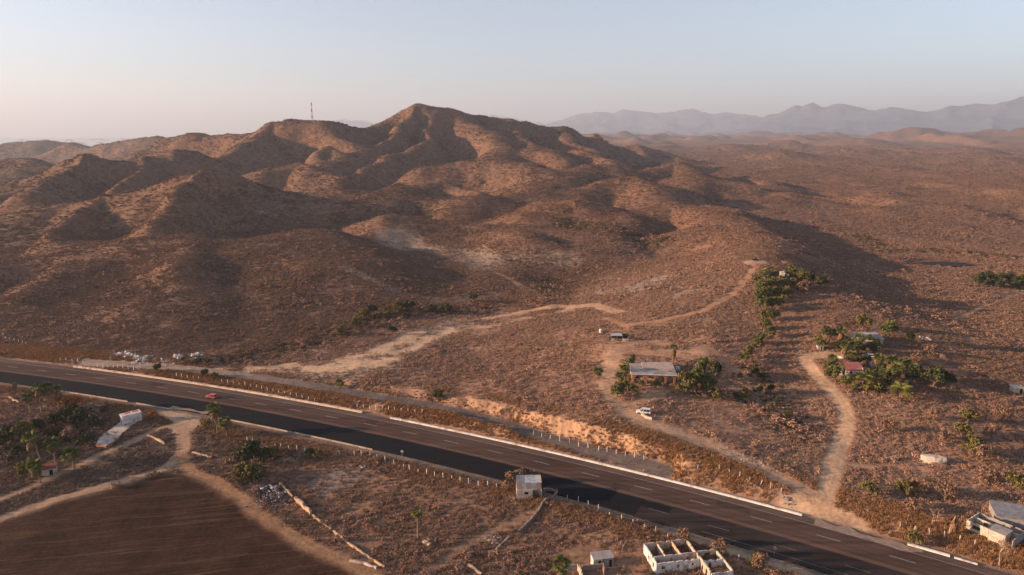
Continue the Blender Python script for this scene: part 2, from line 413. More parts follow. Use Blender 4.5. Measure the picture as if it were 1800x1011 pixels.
# the lot west of the field road: ground colour darker and greener
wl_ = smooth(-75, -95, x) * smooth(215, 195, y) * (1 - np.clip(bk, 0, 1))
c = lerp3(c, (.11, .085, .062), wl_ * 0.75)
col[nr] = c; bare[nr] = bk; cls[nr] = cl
alpha = 0.5 * smooth(520, 900, gd) * (1 - bare); alpha[nr] = np.where(cl == 4, fsm, alpha[nr])
hwyk[nr] = kh
verge = np.where(hside > 0, (1 - smooth(22, 30, dh)) * smooth(11, 13, dh), (1 - smooth(17, 26, dh)) * smooth(11, 13, dh) * 0.6)
grassk[nr] = np.maximum(verge, np.where(fside > 0, (1 - smooth(9, 14, df)) * smooth(7.5, 9, df) * smooth(120, 170, fs), 0))

def new_obj(name, me, parent=None):
    o = bpy.data.objects.new(name, me); scene.collection.objects.link(o)
    if parent is not None: o.parent = parent
    return o
def tag(o, label=None, cat=None, group=None, kind=None):
    if label: o['label'] = label
    if cat: o['category'] = cat
    if group: o['group'] = group
    if kind: o['kind'] = kind
    return o

# ------------------------------------------------------------------ materials
MATS = {}
def nodes_of(name):
    m = bpy.data.materials.new(name); m.use_nodes = True
    nt = m.node_tree; nt.nodes.clear()
    out = nt.nodes.new('ShaderNodeOutputMaterial'); b = nt.nodes.new('ShaderNodeBsdfPrincipled')
    nt.links.new(b.outputs[0], out.inputs[0])
    b.inputs['Specular IOR Level'].default_value = 0.2
    return m, nt, b
def mth(nt, op, a, b=None, clamp=False):
    n = nt.nodes.new('ShaderNodeMath'); n.operation = op; n.use_clamp = clamp
    for i, v in enumerate((a, b)):
        if v is None: continue
        if isinstance(v, (int, float)): n.inputs[i].default_value = v
        else: nt.links.new(v, n.inputs[i])
    return n.outputs[0]
def mixc(nt, f, a, b, mode='MIX'):
    n = nt.nodes.new('ShaderNodeMix'); n.data_type = 'RGBA'; n.blend_type = mode
    for i, v in ((0, f), (6, a), (7, b)):
        if isinstance(v, (int, float)): n.inputs[i].default_value = v
        elif isinstance(v, tuple): n.inputs[i].default_value = (*v[:3], 1)
        else: nt.links.new(v, n.inputs[i])
    return n.outputs[2]
def ramp(nt, v, a, b):
    n = nt.nodes.new('ShaderNodeMapRange'); n.interpolation_type = 'SMOOTHSTEP'
    nt.links.new(v, n.inputs[0]); n.inputs[1].default_value = a; n.inputs[2].default_value = b
    return n.outputs[0]
def noise(nt, scale, detail=4, rough=0.6, vec=None):
    n = nt.nodes.new('ShaderNodeTexNoise'); n.inputs['Scale'].default_value = scale
    n.inputs['Detail'].default_value = detail; n.inputs['Roughness'].default_value = rough
    if vec is not None: nt.links.new(vec, n.inputs['Vector'])
    return n.outputs[0]
def mat(name, colr, var=0.35, scale=1.2, rough=0.9, bump=0.15, metal=0.0, stain=None, bscale=None):
    """a plain weathered surface: colour broken by two scales of noise, fine relief"""
    if name in MATS: return MATS[name]
    m, nt, b = nodes_of(name)
    tc = nt.nodes.new('ShaderNodeTexCoord').outputs['Object']
    a = noise(nt, scale, 5, 0.65, tc); f = noise(nt, scale * 7, 3, 0.6, tc)
    k = mth(nt, 'ADD', mth(nt, 'MULTIPLY', a, 0.7), mth(nt, 'MULTIPLY', f, 0.3))
    k = ramp(nt, k, 0.32, 0.68)
    dark = tuple(v * (1 - var) for v in colr); lite = tuple(min(1, v * (1 + var * 0.6)) for v in colr)
    cc = mixc(nt, k, dark, lite)
    if stain:
        s = ramp(nt, noise(nt, scale * 0.45, 4, 0.7, tc), 0.5, 0.66)
        cc = mixc(nt, s, cc, stain)
    nt.links.new(cc, b.inputs['Base Color'])
    b.inputs['Roughness'].default_value = rough; b.inputs['Metallic'].default_value = metal
    if bump:
        bp = nt.nodes.new('ShaderNodeBump'); bp.inputs['Strength'].default_value = bump; bp.inputs['Distance'].default_value = 0.06
        nt.links.new(noise(nt, bscale or scale * 5, 4, 0.6, tc), bp.inputs['Height']); nt.links.new(bp.outputs[0], b.inputs['Normal'])
    MATS[name] = m
    return m

def ground_material(name, field=False):
    m, nt, b = nodes_of(name)
    at = nt.nodes.new('ShaderNodeAttribute'); at.attribute_name = 'col'
    gm = nt.nodes.new('ShaderNodeNewGeometry'); P = gm.outputs['Position']
    mp = nt.nodes.new('ShaderNodeMapping'); nt.links.new(P, mp.inputs['Vector'])
    mp2 = nt.nodes.new('ShaderNodeMapping'); nt.links.new(P, mp2.inputs['Vector']); mp2.inputs['Scale'].default_value = (1, 1, 0.12)
    fine = noise(nt, 0.9, 5, 0.7, mp2.outputs[0]); mid = noise(nt, 0.16, 4, 0.65, mp2.outputs[0])
    k = mth(nt, 'ADD', mth(nt, 'MULTIPLY', fine, 0.55), mth(nt, 'MULTIPLY', mid, 0.45))
    dark = mixc(nt, 1.0, at.outputs['Color'], (.62, .60, .60), 'MULTIPLY')
    lite = mixc(nt, 1.0, at.outputs['Color'], (1.28, 1.26, 1.22), 'MULTIPLY')
    cc = mixc(nt, ramp(nt, k, 0.34, 0.66), dark, lite)
    bp = nt.nodes.new('ShaderNodeBump'); bp.inputs['Strength'].default_value = 0.7; bp.inputs['Distance'].default_value = 0.35
    hgt = mth(nt, 'ADD', mth(nt, 'MULTIPLY', fine, 0.6), mid)
    if field:
        mp.inputs['Rotation'].default_value = (0, 0, R(-FIELD_ANGLE))
        sp = nt.nodes.new('ShaderNodeSeparateXYZ'); nt.links.new(mp.outputs[0], sp.inputs[0])
        wob_ = noise(nt, 0.05, 3, 0.6, P)
        v = mth(nt, 'ADD', sp.outputs['Y'], mth(nt, 'MULTIPLY', wob_, 2.0))
        row = mth(nt, 'SINE', mth(nt, 'MULTIPLY', v, 2 * math.pi / 1.05))
        cx = nt.nodes.new('ShaderNodeCombineXYZ'); nt.links.new(mth(nt, 'MULTIPLY', sp.outputs['X'], 0.035), cx.inputs[0]); nt.links.new(v, cx.inputs[1])
        streak = noise(nt, 0.8, 4, 0.75, cx.outputs[0])
        cc = mixc(nt, mth(nt, 'MULTIPLY', mth(nt, 'MULTIPLY', ramp(nt, streak, 0.48, 0.75), at.outputs['Alpha']), 0.75), cc, (.135, .074, .043))
        cc = mixc(nt, mth(nt, 'MULTIPLY', mth(nt, 'MULTIPLY', ramp(nt, row, 0.1, 1.0), at.outputs['Alpha']), 0.16), cc, (.05, .028, .02))
        hgt = mth(nt, 'ADD', hgt, mth(nt, 'MULTIPLY', mth(nt, 'MULTIPLY', row, at.outputs['Alpha']), -0.14))
    else:                                           # bushes too far off to model: dark crowns over paler soil
        vo = nt.nodes.new('ShaderNodeTexVoronoi'); vo.inputs['Scale'].default_value = 0.17; nt.links.new(P, vo.inputs['Vector'])
        spot = mth(nt, 'MULTIPLY', mth(nt, 'SUBTRACT', 1.0, ramp(nt, vo.outputs['Distance'], 0.25, 0.6)), at.outputs['Alpha'])
        cc = mixc(nt, spot, cc, mixc(nt, 1.0, cc, (.5, .5, .53), 'MULTIPLY'))
    nt.links.new(cc, b.inputs['Base Color']); b.inputs['Roughness'].default_value = 0.95
    b.inputs['Specular IOR Level'].default_value = 0.1
    nt.links.new(hgt, bp.inputs['Height']); nt.links.new(bp.outputs[0], b.inputs['Normal'])
    return m
_a, _b = at_z(0, 960, -1), at_z(440, 915, -1)
FIELD_ANGLE = math.degrees(math.atan2(_b[1] - _a[1], _b[0] - _a[0]))
M_ground = ground_material('dry_earth'); M_field = ground_material('ploughed_earth', True)

def build_ground():
    idx = np.arange(NR * NA).reshape(NR, NA)
    q = np.stack([idx[:-1, :-1], idx[:-1, 1:], idx[1:, 1:], idx[1:, :-1]], -1).reshape(-1, 4)[:, ::-1]
    V = np.stack([gx, gy, gz], -1).astype(np.float32)
    e1 = V[q[:, 2]] - V[q[:, 0]]; e2 = V[q[:, 3]] - V[q[:, 1]]
    fn = np.cross(e1, e2); fn /= np.linalg.norm(fn, axis=1, keepdims=True) + 1e-12
    vn = np.zeros_like(V)
    for k in range(4):
        for a in range(3):
            vn[:, a] += np.bincount(q[:, k], weights=fn[:, a], minlength=len(V)).astype(np.float32)
    vn /= np.linalg.norm(vn, axis=1, keepdims=True) + 1e-12
    fc = np.max(cls[q], axis=1)
    for code, name, m in ((0, 'ground', M_ground), (2, 'dirt_tracks', M_ground), (3, 'frontage_road', M_ground), (4, 'ploughed_field', M_field)):
        f = q[fc == code]
        used = np.unique(f); re = np.full(len(V), -1, np.int64); re[used] = np.arange(len(used)); f = re[f]
        me = bpy.data.meshes.new(name)
        me.vertices.add(len(used)); me.vertices.foreach_set('co', V[used].ravel())
        me.loops.add(f.size); me.loops.foreach_set('vertex_index', f.ravel().astype(np.int32))
        me.polygons.add(len(f)); me.polygons.foreach_set('loop_start', np.arange(0, f.size, 4, dtype=np.int32))
        me.polygons.foreach_set('use_smooth', np.ones(len(f), bool))
        me.update(calc_edges=True)
        at = me.attributes.new('col', 'FLOAT_COLOR', 'POINT')
        at.data.foreach_set('color', np.concatenate([col[used], alpha[used][:, None]], 1).astype(np.float32).ravel())
        me.normals_split_custom_set_from_vertices(vn[used])
        me.materials.append(m)
        tag(new_obj(name, me), kind='structure')
    return V, vn
V_ground, N_ground = build_ground()
# ------------------------------------------------------------------ far mountains
def mountain_mesh(name, sil, Rc, depth, seed, basez, m, label):
    sil = sorted(sil); xs = np.array([p[0] for p in sil], float); ys = np.array([p[1] for p in sil], float)
    n = 420; px = np.linspace(xs[0], xs[-1], n); py = np.interp(px, xs, ys)
    u = (px - 900) / FPX; A = np.arctan2(u, CP)
    ts = np.linspace(-1, 1, 70)
    X, Y, Z = [], [], []
    def blur(v, sg):
        kx = np.arange(-int(3 * sg) - 1, int(3 * sg) + 2); kk = np.exp(-(kx / sg) ** 2 / 2); kk /= kk.sum()
        return np.convolve(np.pad(v, len(kx) // 2, mode='edge'), kk, 'valid')
    py0 = py
    for t in ts:
        py = blur(py0, 0.8 + 26 * abs(t))
        r = Rc + depth * t
        x_, y_ = np.sin(A) * r, np.cos(A) * r
        dx, dy, dz = ray(px, py)
        crest = CAM_H + dz / np.hypot(dx, dy) * Rc - basez
        crest = np.maximum(crest, 5) + (50 * fbm(x_ / 1000, y_ / 1000, 3, seed) + 85 * fbm(x_ / 380, y_ / 380, 3, seed + 21)) * smooth(0, 120, crest)
        rid = ridged(x_ / 1700, y_ / 1700, 4, seed + 3)
        prof = np.exp(-(abs(t) * 1.9) ** 1.35)
        k = prof * (1 - 0.75 * abs(t) * (1 - rid) * 1.6) if abs(t) > 0.02 else prof
        h = basez - 60 * smooth(0.7, 1.0, abs(t)) + crest * np.maximum(k, 0) + (rid - 0.5) * crest * 0.55 * (1 - prof) * (1 - smooth(0.6, 1, abs(t)))
        X.append(x_); Y.append(y_); Z.append(h)
    V = np.stack([np.array(X), np.array(Y), np.array(Z)], -1).reshape(-1, 3)
    idx = np.arange(len(ts) * n).reshape(len(ts), n)
    q = np.stack([idx[:-1, :-1], idx[:-1, 1:], idx[1:, 1:], idx[1:, :-1]], -1).reshape(-1, 4)[:, ::-1]
    me = bpy.data.meshes.new(name); me.from_pydata(V.tolist(), [], q.tolist())
    me.polygons.foreach_set('use_smooth', np.ones(len(q), bool)); me.materials.append(m)
    return tag(new_obj(name, me), label, None, None, 'structure')
M_mount = mat('haze_blue_rock', (.10, .115, .135), 0.4, 0.004, 0.95, 0.0)  # bluish tone of distant haze is partly put into the rock colour
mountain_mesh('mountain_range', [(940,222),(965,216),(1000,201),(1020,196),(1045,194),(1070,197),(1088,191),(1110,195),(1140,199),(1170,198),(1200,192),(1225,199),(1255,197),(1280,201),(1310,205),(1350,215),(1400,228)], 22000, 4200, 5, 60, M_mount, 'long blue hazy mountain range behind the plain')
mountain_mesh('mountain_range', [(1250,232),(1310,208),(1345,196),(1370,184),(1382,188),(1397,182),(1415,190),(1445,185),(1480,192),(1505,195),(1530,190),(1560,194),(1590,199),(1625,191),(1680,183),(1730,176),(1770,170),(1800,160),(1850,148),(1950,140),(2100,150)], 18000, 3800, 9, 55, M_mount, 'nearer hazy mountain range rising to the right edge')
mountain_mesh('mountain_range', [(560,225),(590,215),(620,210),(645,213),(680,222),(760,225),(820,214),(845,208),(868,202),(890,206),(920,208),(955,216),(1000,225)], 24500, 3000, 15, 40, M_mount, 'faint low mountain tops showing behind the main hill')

# ------------------------------------------------------------------ the sea far to the left
m_, nt, b_ = nodes_of('sea_water'); b_.inputs['Base Color'].default_value = (.05, .07, .085, 1); b_.inputs['Roughness'].default_value = 0.18; b_.inputs['Specular IOR Level'].default_value = 0.5
me = bpy.data.meshes.new('sea'); me.from_pydata([(-28000, 1500, -63), (-900, 2600, -63), (-300, 28000, -63), (-28000, 28000, -63)], [], [(0, 1, 2, 3)]); me.materials.append(m_)
tag(new_obj('sea', me), kind='structure')

# ------------------------------------------------------------------ air
hz = bpy.data.meshes.new('haze'); bm = bmesh.new()
bmesh.ops.create_cube(bm, size=1.0); bm.to_mesh(hz); bm.free()
haze = new_obj('haze', hz); tag(haze, 'thin evening haze filling the valley air', 'haze', None, 'stuff')
HZ_BOT, HZ_TOP = float(gz.min()) - 1.5, 1.0 + max(v.co.z for o in scene.objects if o.name.startswith('mountain_range') for v in o.data.vertices)
HZ_TOP = max(HZ_TOP + 20.0, 200.0)
haze.scale = (60000, 60000, HZ_TOP - HZ_BOT); haze.location = (0, 0, (HZ_TOP + HZ_BOT) / 2)
hm = bpy.data.materials.new('haze_air'); hm.use_nodes = True; nt = hm.node_tree; nt.nodes.clear()
ho = nt.nodes.new('ShaderNodeOutputMaterial'); pv = nt.nodes.new('ShaderNodeVolumePrincipled')
pv.inputs['Color'].default_value = (.72, .81, .97, 1); pv.inputs['Density'].default_value = HAZE_D
pv.inputs['Anisotropy'].default_value = 0.2
nt.links.new(pv.outputs[0], ho.inputs['Volume']); hz.materials.append(hm)
haze.visible_shadow = True

# ------------------------------------------------------------------ highway
def strip_mesh(name, s0, s1, o0, o1, z, m, step=3.0, parent=None, thick=0.0, wob=0.0, seed=1):
    n = max(2, int(abs(s1 - s0) / step) + 1); s = np.linspace(s0, s1, n)
    w0 = wob * fbm(s / 3.0, s * 0 + seed, 3, seed); w1 = wob * fbm(s / 3.0, s * 0 + seed + 9, 3, seed + 4)
    a, b = np.array([hwy(q, o0 + k)for q, k in zip(s, w0)]), np.array([hwy(q, o1 + k) for q, k in zip(s, w1)])
    V = [(*p, z) for p in a] + [(*p, z) for p in b]
    F = [(i, i + 1, n + i + 1, n + i) for i in range(n - 1)]
    if o0 > o1: F = [f[::-1] for f in F]
    if thick:
        m0 = len(V); V += [(x_, y_, z - thick) for x_, y_, _ in V]
        F += [(i + 1, i, m0 + i, m0 + i + 1) for i in range(n - 1)] + [(n + i, n + i + 1, m0 + n + i + 1, m0 + n + i) for i in range(n - 1)]
        F += [(0, n, m0 + n, m0), (n - 1, m0 + n - 1, m0 + 2 * n - 1, 2 * n - 1)]
    me = bpy.data.meshes.new(name); me.from_pydata(V, [], F); me.materials.append(m); me.update()
    return new_obj(name, me, parent)

def asphalt(name, base, spec=0.25, rough=0.75, streak=0.35):
    m, nt, b = nodes_of(name)
    P = nt.nodes.new('ShaderNodeNewGeometry').outputs['Position']
    mp = nt.nodes.new('ShaderNodeMapping'); nt.links.new(P, mp.inputs['Vector'])
    mp.inputs['Rotation'].default_value = (0, 0, R(26)); mp.inputs['Scale'].default_value = (0.02, 0.55, 1)
    a = noise(nt, 1.0, 4, 0.6, mp.outputs[0]); f = noise(nt, 3.0, 4, 0.7, P); g = noise(nt, 0.07, 3, 0.6, P)
    k = mth(nt, 'ADD', mth(nt, 'ADD', mth(nt, 'MULTIPLY', a, 0.5), mth(nt, 'MULTIPLY', f, 0.25)), mth(nt, 'MULTIPLY', g, 0.25))
    cc = mixc(nt, ramp(nt, k, 0.36, 0.64), tuple(v * (1 - streak) for v in base), tuple(v * (1 + streak * 0.8) for v in base))
    nt.links.new(cc, b.inputs['Base Color']); b.inputs['Roughness'].default_value = rough; b.inputs['Specular IOR Level'].default_value = spec
    bp = nt.nodes.new('ShaderNodeBump'); bp.inputs['Strength'].default_value = 0.25; bp.inputs['Distance'].default_value = 0.03
    nt.links.new(noise(nt, 9, 3, 0.7, P), bp.inputs['Height']); nt.links.new(bp.outputs[0], b.inputs['Normal'])
    return m
M_old = asphalt('worn_asphalt', (.098, .060, .047), 0.06, 0.9); M_new = asphalt('fresh_asphalt', (.016, .0155, .017), 0.06, 0.9, 0.2)
M_dusty = asphalt('dusty_asphalt', (.040, .031, .028), 0.06, 0.9, 0.6); M_should = asphalt('shoulder_asphalt', (.075, .058, .050), 0.2, 0.85, 0.3)
M_white = mat('road_paint_white', (.40, .37, .35), 0.45, 2.0, 0.8, 0); M_yellow = mat('road_paint_yellow', (.27, .165, .095), 0.35, 2.0, 0.8, 0)
M_kerb = mat('kerb_whitewash', (.74, .68, .61), 0.22, 0.8, 0.9, 0.1, stain=(.42, .33, .26)); M_kerb2 = mat('kerb_concrete', (.66, .50, .38), 0.25, 0.8, 0.9, 0.1, stain=(.30, .22, .17))
M_kerb3 = mat('dusty_kerb', (.44, .34, .265), 0.3, 0.8, 0.9, 0.1, stain=(.26, .19, .15)); M_faded = mat('faded_paint', (.20, .18, .165), 0.5, 2.0, 0.85, 0); M_wheel = asphalt('wheel_worn_asphalt', (.082, .049, .038), 0.06, 0.85, 0.3); M_patch = asphalt('patched_asphalt', (.066, .044, .037), 0.06, 0.9, 0.35)
M_should = asphalt('dusty_shoulder', (.125, .083, .064), 0.05, 0.95, 0.3); M_dust = mat('spilled_dirt', (.30, .21, .155), 0.3, 0.7, 0.95, 0.1)
S0, S1 = -420.0, 420.0
road = strip_mesh('highway', S0, S1, 6.5, -5.3, 0.0, M_old, 4, None, 0.4); tag(road, kind='structure')
lane_new = strip_mesh('fresh_carriageway', S0, 246, -5.3, -13.6, 0.012, M_new, 4, None, 0.4, 0.12); tag(lane_new, kind='structure')
lane_old = strip_mesh('worn_carriageway', 246, S1, -5.3, -13.9, 0.004, M_dusty, 4, None, 0.4, 0.2); tag(lane_old, kind='structure')
strip_mesh('tack_patch', 243, 253, -5.6, -8.6, 0.014, M_new, 2, lane_old, 0, 0.5, 5)
k = 0
for s in np.arange(-7.2, 340, 14.75):
    strip_mesh('lane_dash', s - 2.5, s + 2.5, 0.08, -0.08, 0.006, M_white, 2.5, road)
for s in np.arange(-7.2 - 14.75 * 14, -10, 14.75):
    strip_mesh('lane_dash', s - 2.5, s + 2.5, 0.08, -0.08, 0.006, M_white, 2.5, road)
for s in np.arange(250.5, 340, 14.75):
    strip_mesh('lane_dash', s - 2.5, s + 2.5, -8.9, -9.05, 0.016, M_faded, 2.5, lane_old)
strip_mesh('edge_line', S0, S1, 4.05, 3.92, 0.006, M_white, 4, road)
strip_mesh('centre_line', S0, S1, -4.1, -4.23, 0.006, M_yellow, 4, road)
strip_mesh('centre_line', S0, S1, -4.65, -4.78, 0.006, M_yellow, 4, road)
strip_mesh('edge_line', 262, S1, -12.3, -12.42, 0.016, M_faded, 4, lane_old)
for q_ in (1.15, 2.95, -1.25, -3.05): strip_mesh('wheel_path', S0, S1, q_ + .3, q_ - .3, 0.003, M_wheel, 2.0, road, 0, 0.14, int(q_ * 10) + 60)
for s_, l_, q0_, q1_ in ((60, 5, 3.2, .6), (118, 9, -.6, -3.4), (152, 4, 3.4, .4), (205, 12, 3.5, 2.1), (236, 5, -.8, -3.6), (262, 8, 3.3, .7), (316, 6, -1, -3.4)): strip_mesh('asphalt_patch', s_, s_ + l_, q0_, q1_, 0.0045, M_patch, 1.5, road, 0, 0.25, int(s_))
strip_mesh('shoulder', S0, S1, 6.35, 4.3, 0.003, M_should, 2.0, road, 0, 0.22, 12)
strip_mesh('dust_spill', 284, 306, 6.45, 4.4, 0.0055, M_dust, 0.8, road, 0, 1.3, 31)
strip_mesh('dust_spill', 84, 100, -12.2, -13.7, 0.016, M_dust, 0.8, lane_new, 0, 0.9, 33)
def kerb(s0, s1, off, w, h, m, label):
    o = strip_mesh('kerb', s0, s1, off + w / 2, off - w / 2, h, m, 3.0, None, h + 0.3)
    return tag(o, label, 'kerb')
kerb(16, 147, 6.95, 0.75, 0.45, M_kerb2, 'long tan concrete kerb along the far side of the highway on the left')
kerb(158, 281, 6.95, 0.6, 0.35, M_kerb, 'long whitewashed kerb between the highway and the orange cut bank')
kerb(303, 311, 6.95, 0.6, 0.35, M_kerb, 'short white kerb piece right of the dirt road junction')
kerb(311.8, 316, 6.9, 0.4, 0.2, M_kerb, 'broken low end of the short white kerb right of the junction')
kerb(34, 66, -14.2, 0.2, 0.14, M_kerb3, 'thin pale kerb on the near side of the highway behind the palms')
kerb(70, 86, -14.3, 0.2, 0.14, M_kerb3, 'thin pale kerb on the near side of the highway behind the white block hut')
kerb(109, 136, -14.2, 0.2, 0.14, M_kerb3, 'thin tan kerb on the near side beside the tall roadside palm')
kerb(136.5, 166, -14.1, 0.2, 0.14, M_kerb3, 'thin tan kerb on the near side ending before the road sign')
# ------------------------------------------------------------------ scrub, grass (masses nobody could count)
rng = np.random.default_rng(7)
lr = np.log(rr)
def on_ground(x, y):
    """bilinear look-up in the ground sheet: z, normal z, colour, bare"""
    r = np.hypot(x, y); a = np.arctan2(x, y)
    i = np.clip(np.searchsorted(rr, r) - 1, 0, NR - 2); j = np.clip(np.searchsorted(az, a) - 1, 0, NA - 2)
    fi = np.clip((r - rr[i]) / (rr[i + 1] - rr[i]), 0, 1); fj = np.clip((a - az[j]) / (az[j + 1] - az[j]), 0, 1)
    def g(A):
        A = A.reshape(NR, NA, -1)
        fi_, fj_ = fi[:, None], fj[:, None]
        return (A[i, j] * (1 - fj_) + A[i, j + 1] * fj_) * (1 - fi_) + (A[i + 1, j] * (1 - fj_) + A[i + 1, j + 1] * fj_) * fi_
    return g(gz)[:, 0], g(bare)[:, 0], g(grassk)[:, 0], g(col), g(dk)[:, 0]
def gz_at(x, y):
    return float(on_ground(np.array([x]), np.array([y]))[0][0])

class MB:
    """collects boxes, bars, tubes and cards into one mesh"""
    def __init__(s): s.v = []; s.f = []
    def add(s, v, f):
        o = len(s.v); s.v += [tuple(map(float, p)) for p in v]; s.f += [tuple(o + i for i in q) for q in f]; return s
    def box(s, c, d, rz=0.0, tilt=None):
        m = Matrix.Rotation(rz, 3, 'Z')
        if tilt: m = m @ Euler(tilt).to_matrix()
        v = [Vector(c) + m @ Vector((sx * d[0] / 2, sy * d[1] / 2, sz * d[2] / 2)) for sz in (-1, 1) for sy in (-1, 1) for sx in (-1, 1)]
        return s.add(v, [(0, 2, 3, 1), (4, 5, 7, 6), (0, 1, 5, 4), (2, 6, 7, 3), (0, 4, 6, 2), (1, 3, 7, 5)])
    def box6(s, x0, x1, y0, y1, z0, z1): return s.box(((x0 + x1) / 2, (y0 + y1) / 2, (z0 + z1) / 2), (x1 - x0, y1 - y0, z1 - z0))
    def tube(s, path, rad, n=6, cap=True):
        rings = []; path = [Vector(p) for p in path]
        for k, p in enumerate(path):
            t = (path[min(k + 1, len(path) - 1)] - path[max(k - 1, 0)]).normalized()
            u = t.cross(Vector((0.3, 0.9, 0.1)) if abs(t.z) > 0.9 else Vector((0, 0, 1))).normalized(); w = t.cross(u)
            r = rad[k] if isinstance(rad, (list, tuple)) else rad
            rings.append([p + (u * math.cos(2 * math.pi * i / n) + w * math.sin(2 * math.pi * i / n)) * r for i in range(n)])
        v = [q for r_ in rings for q in r_]
        f = [(k * n + i, k * n + (i + 1) % n, (k + 1) * n + (i + 1) % n, (k + 1) * n + i) for k in range(len(path) - 1) for i in range(n)]
        if cap: f += [tuple(range(n))[::-1], tuple((len(path) - 1) * n + i for i in range(n))]
        return s.add(v, f)
    def prism(s, poly, z0, z1):
        n = len(poly)
        v = [(p[0], p[1], z0) for p in poly] + [(p[0], p[1], z1) for p in poly]
        return s.add(v, [tuple(range(n))[::-1], tuple(range(n, 2 * n))] + [(i, (i + 1) % n, n + (i + 1) % n, n + i) for i in range(n)])
    def card(s, c, nrm, sx, sy, rot, bend=0.0):
        n = Vector(nrm).normalized(); u = n.orthogonal().normalized(); w = n.cross(u)
        a, b = u * math.cos(rot) + w * math.sin(rot), -u * math.sin(rot) + w * math.cos(rot); c = Vector(c)
        return s.add([c - a * sx, c - b * sy + n * bend, c + a * sx, c + b * sy + n * bend], [(0, 1, 2, 3)])
    def mesh(s, name, m, smooth_=False):
        me = bpy.data.meshes.new(name); me.from_pydata(s.v, [], s.f)
        for q in (m if isinstance(m, (list, tuple)) else [m]): me.materials.append(q)
        if smooth_: me.polygons.foreach_set('use_smooth', np.ones(len(me.polygons), bool))
        me.update(); return me
    def build(s, name, m, parent=None, smooth_=False):
        return new_obj(name, s.mesh(name, m, smooth_), parent)

def instancer_mat(name, rough=0.95):
    m, nt, b = nodes_of(name)
    at = nt.nodes.new('ShaderNodeAttribute'); at.attribute_type = 'INSTANCER'; at.attribute_name = 'tint'
    P = nt.nodes.new('ShaderNodeTexCoord').outputs['Object']
    k = noise(nt, 2.5, 3, 0.7, P)
    cc = mixc(nt, ramp(nt, k, 0.35, 0.65), mixc(nt, 1.0, at.outputs['Color'], (.68, .66, .64), 'MULTIPLY'), mixc(nt, 1.0, at.outputs['Color'], (1.25, 1.22, 1.2), 'MULTIPLY'))
    nt.links.new(cc, b.inputs['Base Color']); b.inputs['Roughness'].default_value = rough; b.inputs['Specular IOR Level'].default_value = 0.05
    return m
M_scrub = instancer_mat('dry_twigs')

def shrub_mesh(name, n, card, seed, flat=0.75, stems=5):
    r = random.Random(seed); b = MB()
    lobes = [(r.uniform(-.55, .55), r.uniform(-.55, .55), r.uniform(.3, .6) * flat, r.uniform(.38, .62)) for _ in range(5)]
    for k in range(n):
        lx, ly, lz, lr_ = r.choice(lobes)
        a, e = r.uniform(0, 2 * math.pi), r.uniform(-0.35, 1.45)
        d = Vector((math.cos(a) * math.cos(e), math.sin(a) * math.cos(e), math.sin(e))); q = lr_ * r.uniform(.72, 1.05)
        c = Vector((lx, ly, lz)) + Vector((d.x, d.y, d.z * flat)) * q
        if c.z < 0.04: c.z = 0.05
        nv = d + Vector((r.gauss(0, .55), r.gauss(0, .55), r.gauss(0, .4)))
        b.card(c, nv, card * r.uniform(.7, 1.4), card * r.uniform(.35, .8), r.uniform(0, 6.28), card * 0.15)
    for k in range(stems):
        a = r.uniform(0, 6.28); l = r.uniform(.5, .95)
        b.add([(-.03, 0, 0), (.03, 0, 0), (math.cos(a) * l, math.sin(a) * l, r.uniform(.5, 1.0))], [(0, 1, 2)])
    return b.mesh(name, M_scrub)
def tuft_mesh(name, n, seed):
    r = random.Random(seed); b = MB()
    for k in range(n):
        a = r.uniform(0, 6.28); d = r.uniform(0, .45); l = r.uniform(.6, 1.0); t = r.uniform(.1, .5); w = r.uniform(.05, .1)
        x_, y_ = math.cos(a) * d, math.sin(a) * d; q = r.uniform(0, 6.28)
        b.add([(x_ - w * math.sin(q), y_ + w * math.cos(q), 0), (x_ + w * math.sin(q), y_ - w * math.cos(q), 0), (x_ + math.cos(q) * t, y_ + math.sin(q) * t, l)], [(0, 1, 2)])
    return b.mesh(name, M_scrub)

def template_collection(name, meshes):
    c_ = bpy.data.collections.new(name)
    for k, me in enumerate(meshes):
        o = bpy.data.objects.new('%s_%02d' % (name, k), me); c_.objects.link(o)
    return c_
def scatter_group(name, coll):
    ng = bpy.data.node_groups.new(name, 'GeometryNodeTree')
    ng.interface.new_socket('Geometry', in_out='INPUT', socket_type='NodeSocketGeometry')
    ng.interface.new_socket('Geometry', in_out='OUTPUT', socket_type='NodeSocketGeometry')
    N, L = ng.nodes, ng.links
    gi, go = N.new('NodeGroupInput'), N.new('NodeGroupOutput')
    ci = N.new('GeometryNodeCollectionInfo'); ci.inputs[0].default_value = coll; ci.inputs[1].default_value = True; ci.inputs[2].default_value = True
    ip = N.new('GeometryNodeInstanceOnPoints'); ip.inputs['Pick Instance'].default_value = True
    def att(nm, dt):
        a = N.new('GeometryNodeInputNamedAttribute'); a.data_type = dt; a.inputs[0].default_value = nm; return a.outputs[0]
    L.new(gi.outputs[0], ip.inputs['Points']); L.new(ci.outputs[0], ip.inputs['Instance'])
    L.new(att('variant', 'INT'), ip.inputs['Instance Index']); L.new(att('size', 'FLOAT_VECTOR'), ip.inputs['Scale'])
    L.new(att('turn', 'FLOAT_VECTOR'), ip.inputs['Rotation'])
    L.new(ip.outputs[0], go.inputs[0])
    return ng
